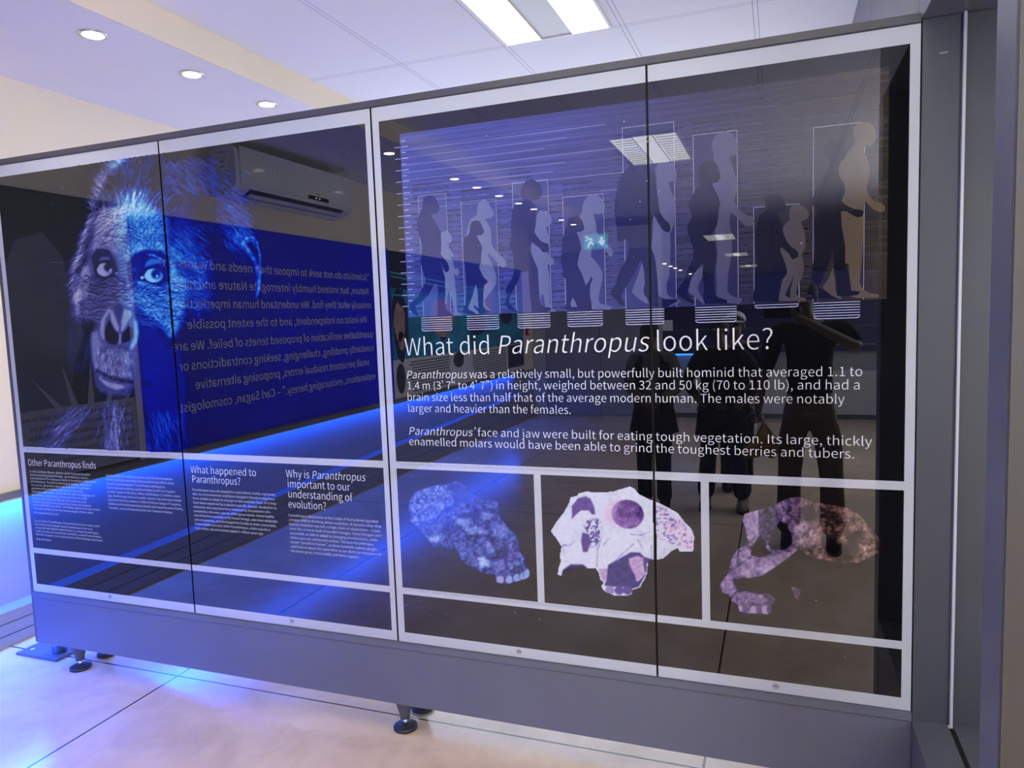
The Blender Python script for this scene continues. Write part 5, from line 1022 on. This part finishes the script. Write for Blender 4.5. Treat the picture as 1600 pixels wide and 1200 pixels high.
for c in ([(420,215),(425,400)], [(470,300),(540,305)], [(240,560),(230,700)], [(230,690),(330,620),(360,600)], [(620,180),(690,250),(760,310)], [(1000,300),(990,430)], [(1290,480),(1400,520)], [(880,560),(760,520)]): P.line(z3(c), 1.2, .6, 'mul')
P.L = np.clip(.36+1.25*(P.L-.36), .03, 1)*out
lil = duo(P.L, [(0, (0, 0, 0)), (.1, (.010, .008, .03)), (.3, (.085, .06, .15)), (.5, (.24, .16, .30)), (.75, (.46, .36, .52)), (1, (.62, .56, .68))])
brn = duo(P.L, [(0, (0, 0, 0)), (.1, (.010, .006, .008)), (.3, (.085, .042, .038)), (.5, (.21, .11, .09)), (.75, (.42, .28, .24)), (1, (.62, .52, .48))])
t = np.clip((P.X-1210)/80, 0, 1)[..., None]
fade = np.clip(1-(P.X-1355)/28, .18, 1)[..., None]*np.clip(1-(P.X-1196)/22*np.clip((P.Y-895)/14, 0, 1), .12, 1)[..., None]
P.build('skull_print', (lil*(1-t)+brn*t)*np.where(frag[..., None] > .3, 1, fade), out, -.00010, dp)

# ================================================================== THE VISITORS
def skin_mat(c): return mat('skin', c, .5, noise=.05, nscale=20)
def skin_obj(name, nodes, edges, m, parent, root=0, sub=2):
    """tapered continuous surface grown along a skeleton: nodes = [(x, y, z, radius, radius2)]"""
    me = bpy.data.meshes.new(name); me.from_pydata([n[:3] for n in nodes], edges, []); me.update()
    o = bpy.data.objects.new(name, me); COL.objects.link(o)
    o.modifiers.new('skin', 'SKIN'); sv = me.skin_vertices[0].data
    for i, n in enumerate(nodes):
        sv[i].radius = (n[3], n[4] if len(n) > 4 else n[3]); sv[i].use_root = (i == root)
    s = o.modifiers.new('sub', 'SUBSURF'); s.levels = sub; s.render_levels = sub
    dg = bpy.context.evaluated_depsgraph_get(); m2 = bpy.data.meshes.new_from_object(o.evaluated_get(dg))
    bpy.data.objects.remove(o); bpy.data.meshes.remove(me)
    m2.materials.clear(); m2.materials.append(m)
    for p in m2.polygons: p.use_smooth = True
    m2.name = name
    return link(bpy.data.objects.new(name, m2), parent)
def join_into(o, others):
    bm = bmesh.new(); bm.from_mesh(o.data)
    for q in others:
        bm.from_mesh(q.data)
    bm.to_mesh(o.data); bm.free()
    for p in o.data.polygons: p.use_smooth = True
    for q in others: bpy.data.objects.remove(q)
def ellipsoid(bm, c, r, rot=None, n=16):
    m_ = Matrix.Translation(c) @ (rot.to_4x4() if rot else Matrix()) @ Matrix.Diagonal((*r, 1))
    bmesh.ops.create_uvsphere(bm, u_segments=n, v_segments=n//2+2, radius=1, matrix=m_)
def loft(bm, rings, n=28, arc=(0, 2*math.pi), closed=True):
    R = []
    for cx, cy, z, rx, ry in rings:
        k = n if closed else n+1
        R.append([bm.verts.new((cx+rx*math.cos(arc[0]+(arc[1]-arc[0])*i/n), cy+ry*math.sin(arc[0]+(arc[1]-arc[0])*i/n), z)) for i in range(k)])
    for a, b in zip(R, R[1:]):
        for i in range(n): bm.faces.new((a[i], a[(i+1) % len(a)], b[(i+1) % len(b)], b[i]))
    return R
def person(loc, label, H, j, skin, hairc, topm, legm, shoem, jacket=None, hair='short', yaw=0., wide=1.):
    """j: joints in the person's own frame (x to the person's right, y forward, z up)"""
    t = thing('person', label, 'person', loc); t.rotation_euler = (0, 0, yaw)
    sm = skin_mat(skin)
    hz = H-.115                                   # centre of the head
    hx, hy = j.get('head', (0, .02))
    N = []; E = []
    def add(p, r, r2=None, frm=None):
        N.append((*p, r, r2 or r)); i = len(N)-1
        if frm is not None: E.append((frm, i))
        return i
    s = H/1.7
    pel = add((0, 0, .53*H), .115*s*wide, .10*s); wst = add((0, .005, .62*H), .105*s*wide, .085*s, pel); chs = add((0, 0, .73*H), .125*s*wide, .095*s, wst); upc = add((0, -.005, .79*H), .105*s*wide, .075*s, chs)
    nk = add((hx*.4, hy*.4, .855*H), .048*s, .050*s, upc); hb = add((hx, hy, hz-.075), .050*s, .058*s, nk); hm = add((hx, hy, hz-.01), .068*s, .082*s, hb); ht = add((hx, hy-.005, hz+.06), .060*s, .072*s, hm)
    top, legs = [], []
    for sd in (-1, 1):
        S, El, Wr = [Vector(j[k][0 if sd < 0 else 1]) for k in ('sh', 'el', 'wr')]
        a = add(S, .052*s, None, upc); b = add(El, .040*s, None, a); c_ = add(Wr, .027*s, None, b)
        d = (Wr-El).normalized(); pm = Wr+d*.055; add(pm, .034*s, .018*s, c_)
        top.append((S, El, Wr))
        hp, kn, an = [Vector(j[k][0 if sd < 0 else 1]) for k in ('hip', 'kn', 'an')]
        a = add(hp, .085*s, None, pel); b = add(kn, .058*s, None, a); c_ = add(an, .042*s, None, b); add(an+Vector((0, .06, -.045)), .034*s, .03*s, c_)
        legs.append((hp, kn, an))
    body = skin_obj('body', N, E, sm, t)
    # fingers, rooted inside each palm
    fing = []
    for k, (S, El, Wr) in enumerate(top):
        d = (Wr-El).normalized(); side = d.cross(Vector((0, 1, 0))); side = (side if side.length > .2 else d.cross(Vector((0, 0, 1)))).normalized(); nrm = side.cross(d)
        curl = j.get('curl', (.3, .3))[k]
        for q, (off, ln) in enumerate(((-.026, .058), (-.009, .070), (.009, .066), (.025, .050))):
            p0 = Wr+d*.06+side*off; p1 = p0+d*ln*.45; p2 = p1+(d*(1-curl)+nrm*curl).normalized()*ln*.32; p3 = p2+(d*(1-1.6*curl)+nrm*1.6*curl).normalized()*ln*.28
            fing.append(skin_obj('finger', [(*p, .0085-.0012*i) for i, p in enumerate((p0, p1, p2, p3))], [(0, 1), (1, 2), (2, 3)], sm, None, sub=1))
        p0 = Wr+d*.030-side*.026; p1 = p0+(d*.6-side*.8).normalized()*.032; p2 = p1+(d*.9-side*.2+nrm*.4).normalized()*.028
        fing.append(skin_obj('thumb', [(*p, .0100-.001*i) for i, p in enumerate((p0, p1, p2))], [(0, 1), (1, 2)], sm, None, sub=1))
    # nose, ears, brow and lips belong to the body surface
    bm = bmesh.new(); fy = hy+.082*s
    ellipsoid(bm, (hx, fy+.006, hz-.022), (.013, .017, .022)); ellipsoid(bm, (hx, fy+.001, hz-.062), (.022, .008, .008))
    for sd in (-1, 1): ellipsoid(bm, (hx+sd*.075*s, hy-.005, hz-.015), (.010, .020, .030))
    fc = mesh_obj('face', bm, sm, None, True)
    join_into(body, fing+[fc])
    bm = bmesh.new()
    for sd in (-1, 1): ellipsoid(bm, (hx+sd*.031, fy-.006, hz+.005), (.013, .008, .008))
    mesh_obj('eyes', bm, mat('eye_white', (.6, .6, .6), .2), t, True)
    bm = bmesh.new()
    for sd in (-1, 1): ellipsoid(bm, (hx+sd*.031, fy+.001, hz+.005), (.006, .003, .006))
    mesh_obj('pupils', bm, M['black'], t, True)
    hm_ = mat('hair', hairc, .7, noise=.3, nscale=60)
    bm = bmesh.new(); ellipsoid(bm, (hx, hy-.022, hz+.030), (.086*s, .100*s, .085*s), n=20)
    if hair == 'long': ellipsoid(bm, (hx, hy-.07, hz-.07), (.085*s, .05*s, .15*s))
    if hair == 'bun': ellipsoid(bm, (hx, hy-.11, hz+.06), (.05, .05, .05))
    ho = mesh_obj('hair', bm, hm_, t, True)
    # shirt with sleeves
    tn = [(0, .0, .535*H, .140*s*wide, .118*s), (0, .005, .62*H, .128*s*wide, .105*s), (0, 0, .73*H, .146*s*wide, .115*s), (0, -.005, .795*H, .118*s*wide, .085*s), (hx*.3, hy*.3, .835*H, .06*s, .06*s)]
    te = [(0, 1), (1, 2), (2, 3), (3, 4)]
    for k, (S, El, Wr) in enumerate(top):
        i = len(tn); cuff = j.get('sleeve', (.8, .8))[k]
        tn.append((*S, .070*s)); te.append((3, i))
        mid = S.lerp(El, .95); tn.append((*mid, .057*s)); te.append((i, i+1))
        if cuff > .3: e2 = El.lerp(Wr, cuff); tn.append((*e2, .041*s)); te.append((i+1, i+2))
    skin_obj('shirt', tn, te, topm, t)
    ln_ = [(0, 0, .545*H, .132*s*wide, .115*s), (0, 0, .50*H, .128*s*wide, .115*s)]; le = [(0, 1)]
    fl = j.get('flare', .075)
    for hp, kn, an in legs:
        i = len(ln_); ln_ += [(*hp, .100*s), (*kn, .074*s), (*an.lerp(kn, .35), fl*.92*s), (an.x, an.y, max(an.z-.035, .075), fl*s)]; le += [(1, i), (i, i+1), (i+1, i+2), (i+2, i+3)]
    skin_obj('trousers', ln_, le, legm, t)
    for hp, kn, an in legs:
        bm = bmesh.new(); ellipsoid(bm, (an.x, an.y+.06, .045), (.047, .13, .042)); ellipsoid(bm, (an.x, an.y-.01, .07), (.045, .055, .055))
        bmesh.ops.bisect_plane(bm, geom=bm.verts[:]+bm.edges[:]+bm.faces[:], plane_co=(0, 0, .006), plane_no=(0, 0, -1), clear_outer=True)
        sh_ = mesh_obj('shoe', bm, shoem, t, True)
        bm = bmesh.new(); bmesh.ops.create_circle(bm, cap_ends=True, segments=24, radius=1, matrix=Matrix.Translation((an.x, an.y+.05, .0005)) @ Matrix.Diagonal((.049, .135, 1, 1)))
        ex_ = bmesh.ops.extrude_face_region(bm, geom=bm.faces[:]); bmesh.ops.translate(bm, verts=[v for v in ex_['geom'] if isinstance(v, bmesh.types.BMVert)], vec=(0, 0, .014)); bmesh.ops.recalc_face_normals(bm, faces=bm.faces)
        mesh_obj('sole', bm, M['rubber'], sh_)
    if jacket:
        jm, z_hem, rh, gap = jacket
        bm = bmesh.new(); rg = [(0, -.005, .82*H, .17*s*wide, .095*s), (0, -.005, .76*H, .185*s*wide, .135*s), (0, 0, .66*H, .165*s*wide, .135*s), (0, 0, .55*H, .185*s*wide, .155*s), (0, 0, z_hem, rh, rh*.8)]
        R = loft(bm, rg, 36, (math.pi/2+gap, math.pi/2+2*math.pi-gap), False)
        for v in R[-1]:                                          # the open fronts hang to a point
            f_ = abs(math.atan2(v.co.x, v.co.y)); v.co.z -= .11*max(0, 1-abs(f_-gap)/.6)
        bmesh.ops.solidify(bm, geom=bm.faces[:], thickness=.012)
        mesh_obj('jacket', bm, jm, t, True)
    return t
def cloth(name, c): return mat(name, c, .85, spec=.1, noise=.12, nscale=30)
navy = cloth('navy_cloth', (.012, .014, .035)); blackc = cloth('black_cloth', (.008, .008, .011)); grey = cloth('grey_cloth', (.12, .12, .13)); khaki = cloth('brown_khaki_cloth', (.075, .055, .038)); denim = cloth('dark_denim', (.010, .013, .045))
shoe_l = cloth('grey_shoe', (.22, .21, .20)); shoe_d = cloth('black_shoe', (.015, .015, .016))
person((-.945, -3.50, 0), 'person in a grey top and open dark cardigan, farthest left of the mirrored visitors', 1.56,
       dict(sh=((-.155, 0, 1.26), (.155, 0, 1.26)), el=((-.20, .02, 1.00), (.20, .02, 1.00)), wr=((-.07, .19, .97), (.07, .20, .93)), hip=((-.075, 0, .78), (.075, 0, .78)), kn=((-.08, .02, .43), (.075, .02, .43)), an=((-.085, -.02, .09), (.075, -.02, .09)), head=(-.02, .03), curl=(.5, .5)),
       (.09, .05, .035), (.01, .008, .008), grey, navy, shoe_d, jacket=(navy, .66, .20, .45), hair='bun', wide=.95)
person((-.42, -3.66, 0), 'person in a dark jacket standing with both hands on the hips and pale shoes', 1.58,
       dict(sh=((-.17, 0, 1.27), (.17, 0, 1.27)), el=((-.29, -.05, 1.03), (.29, -.05, 1.03)), wr=((-.17, .09, .90), (.17, .09, .90)), hip=((-.085, 0, .79), (.085, 0, .79)), kn=((-.11, .02, .44), (.12, .02, .44)), an=((-.14, -.02, .09), (.155, -.02, .09)), head=(-.02, .03), curl=(.6, .6), flare=.088),
       (.09, .055, .038), (.01, .008, .008), blackc, denim, shoe_l, jacket=(blackc, .62, .215, .25), hair='short', wide=1.08)
p4 = person((-.345, -4.35, 0), 'person in a white cap standing half hidden behind the visitor in the dark jacket', 1.60,
       dict(sh=((-.165, 0, 1.29), (.165, 0, 1.29)), el=((-.20, 0, 1.04), (.20, 0, 1.04)), wr=((-.19, .08, .82), (.19, .08, .82)), hip=((-.08, 0, .80), (.08, 0, .80)), kn=((-.08, .02, .45), (.08, .02, .45)), an=((-.08, -.02, .09), (.08, -.02, .09))),
       (.15, .09, .06), (.01, .008, .008), navy, blackc, shoe_d)
bm = bmesh.new(); ellipsoid(bm, (0, -.02, 1.535), (.086, .098, .075)); ellipsoid(bm, (0, .10, 1.515), (.07, .075, .010)); mesh_obj('cap', bm, mat('white_cap_cloth', (.62, .62, .64), .8), p4, True)
HP = 1.80
person((.20, -2.78, 0), 'person in a dark shirt and brown trousers holding up a phone, rightmost mirrored visitor', HP,
       dict(sh=((-.20, 0, 1.475), (.20, 0, 1.475)), el=((-.29, -.02, 1.18), (.285, .08, 1.35)), wr=((-.32, .07, .955), (-.055, .305, 1.545)), hip=((-.10, 0, .90), (.10, 0, .90)), kn=((-.125, .02, .49), (.135, .02, .49)), an=((-.135, -.03, .09), (.15, -.03, .09)), head=(-.04, .05), curl=(.6, .35), sleeve=(.0, .0), flare=.086),
       (.07, .04, .028), (.008, .008, .008), cloth('dark_shirt', (.010, .012, .018)), khaki, shoe_d, wide=1.12)
ph = thing('phone', 'dark phone held up in front of the rightmost mirrored visitor', 'phone', (.0, -2.372, 1.60))
B('phone_body', M['display'], ph, (-.075, .075, -.004, .004, -.037, .037), bevel=.003)
B('screen', mat('phone_screen', (.02, .02, .03), .1), ph, (-.070, .070, -.0052, -.0042, -.033, .033))
bm = bmesh.new()
for dx in (-.055, -.030):
    bmesh.ops.create_cone(bm, cap_ends=True, segments=20, radius1=.009, radius2=.009, depth=.002, matrix=Matrix.Translation((dx, .0052, .02)) @ Matrix.Rotation(math.pi/2, 4, 'X'))
mesh_obj('lens_ring', bm, M['steel_dark'], ph)
bg = thing('bag', 'ochre yellow carrier bag hanging from the left hand of the rightmost visitor', 'bag', (-.125, -2.705, .615))
bm = bmesh.new()
prism(bm, [(.028, .245), (.05, .245), (.085, .19), (.145, .11), (.125, .03), (.085, .0), (.045, .035), (.0, .012), (-.075, .0), (-.115, .045), (-.055, .10), (-.005, .17)], 'y', -.028, .028)
bmesh.ops.bevel(bm, geom=list(bm.edges), offset=.012, segments=3, affect='EDGES')
mesh_obj('sack', bm, mat('ochre_plastic', (.22, .12, .02), .5), bg, True)
bm = bmesh.new(); ellipsoid(bm, (.034, 0, .262), (.014, .009, .038)); mesh_obj('handle', bm, mat('white_plastic_strip', (.5, .5, .5), .5), bg, True)
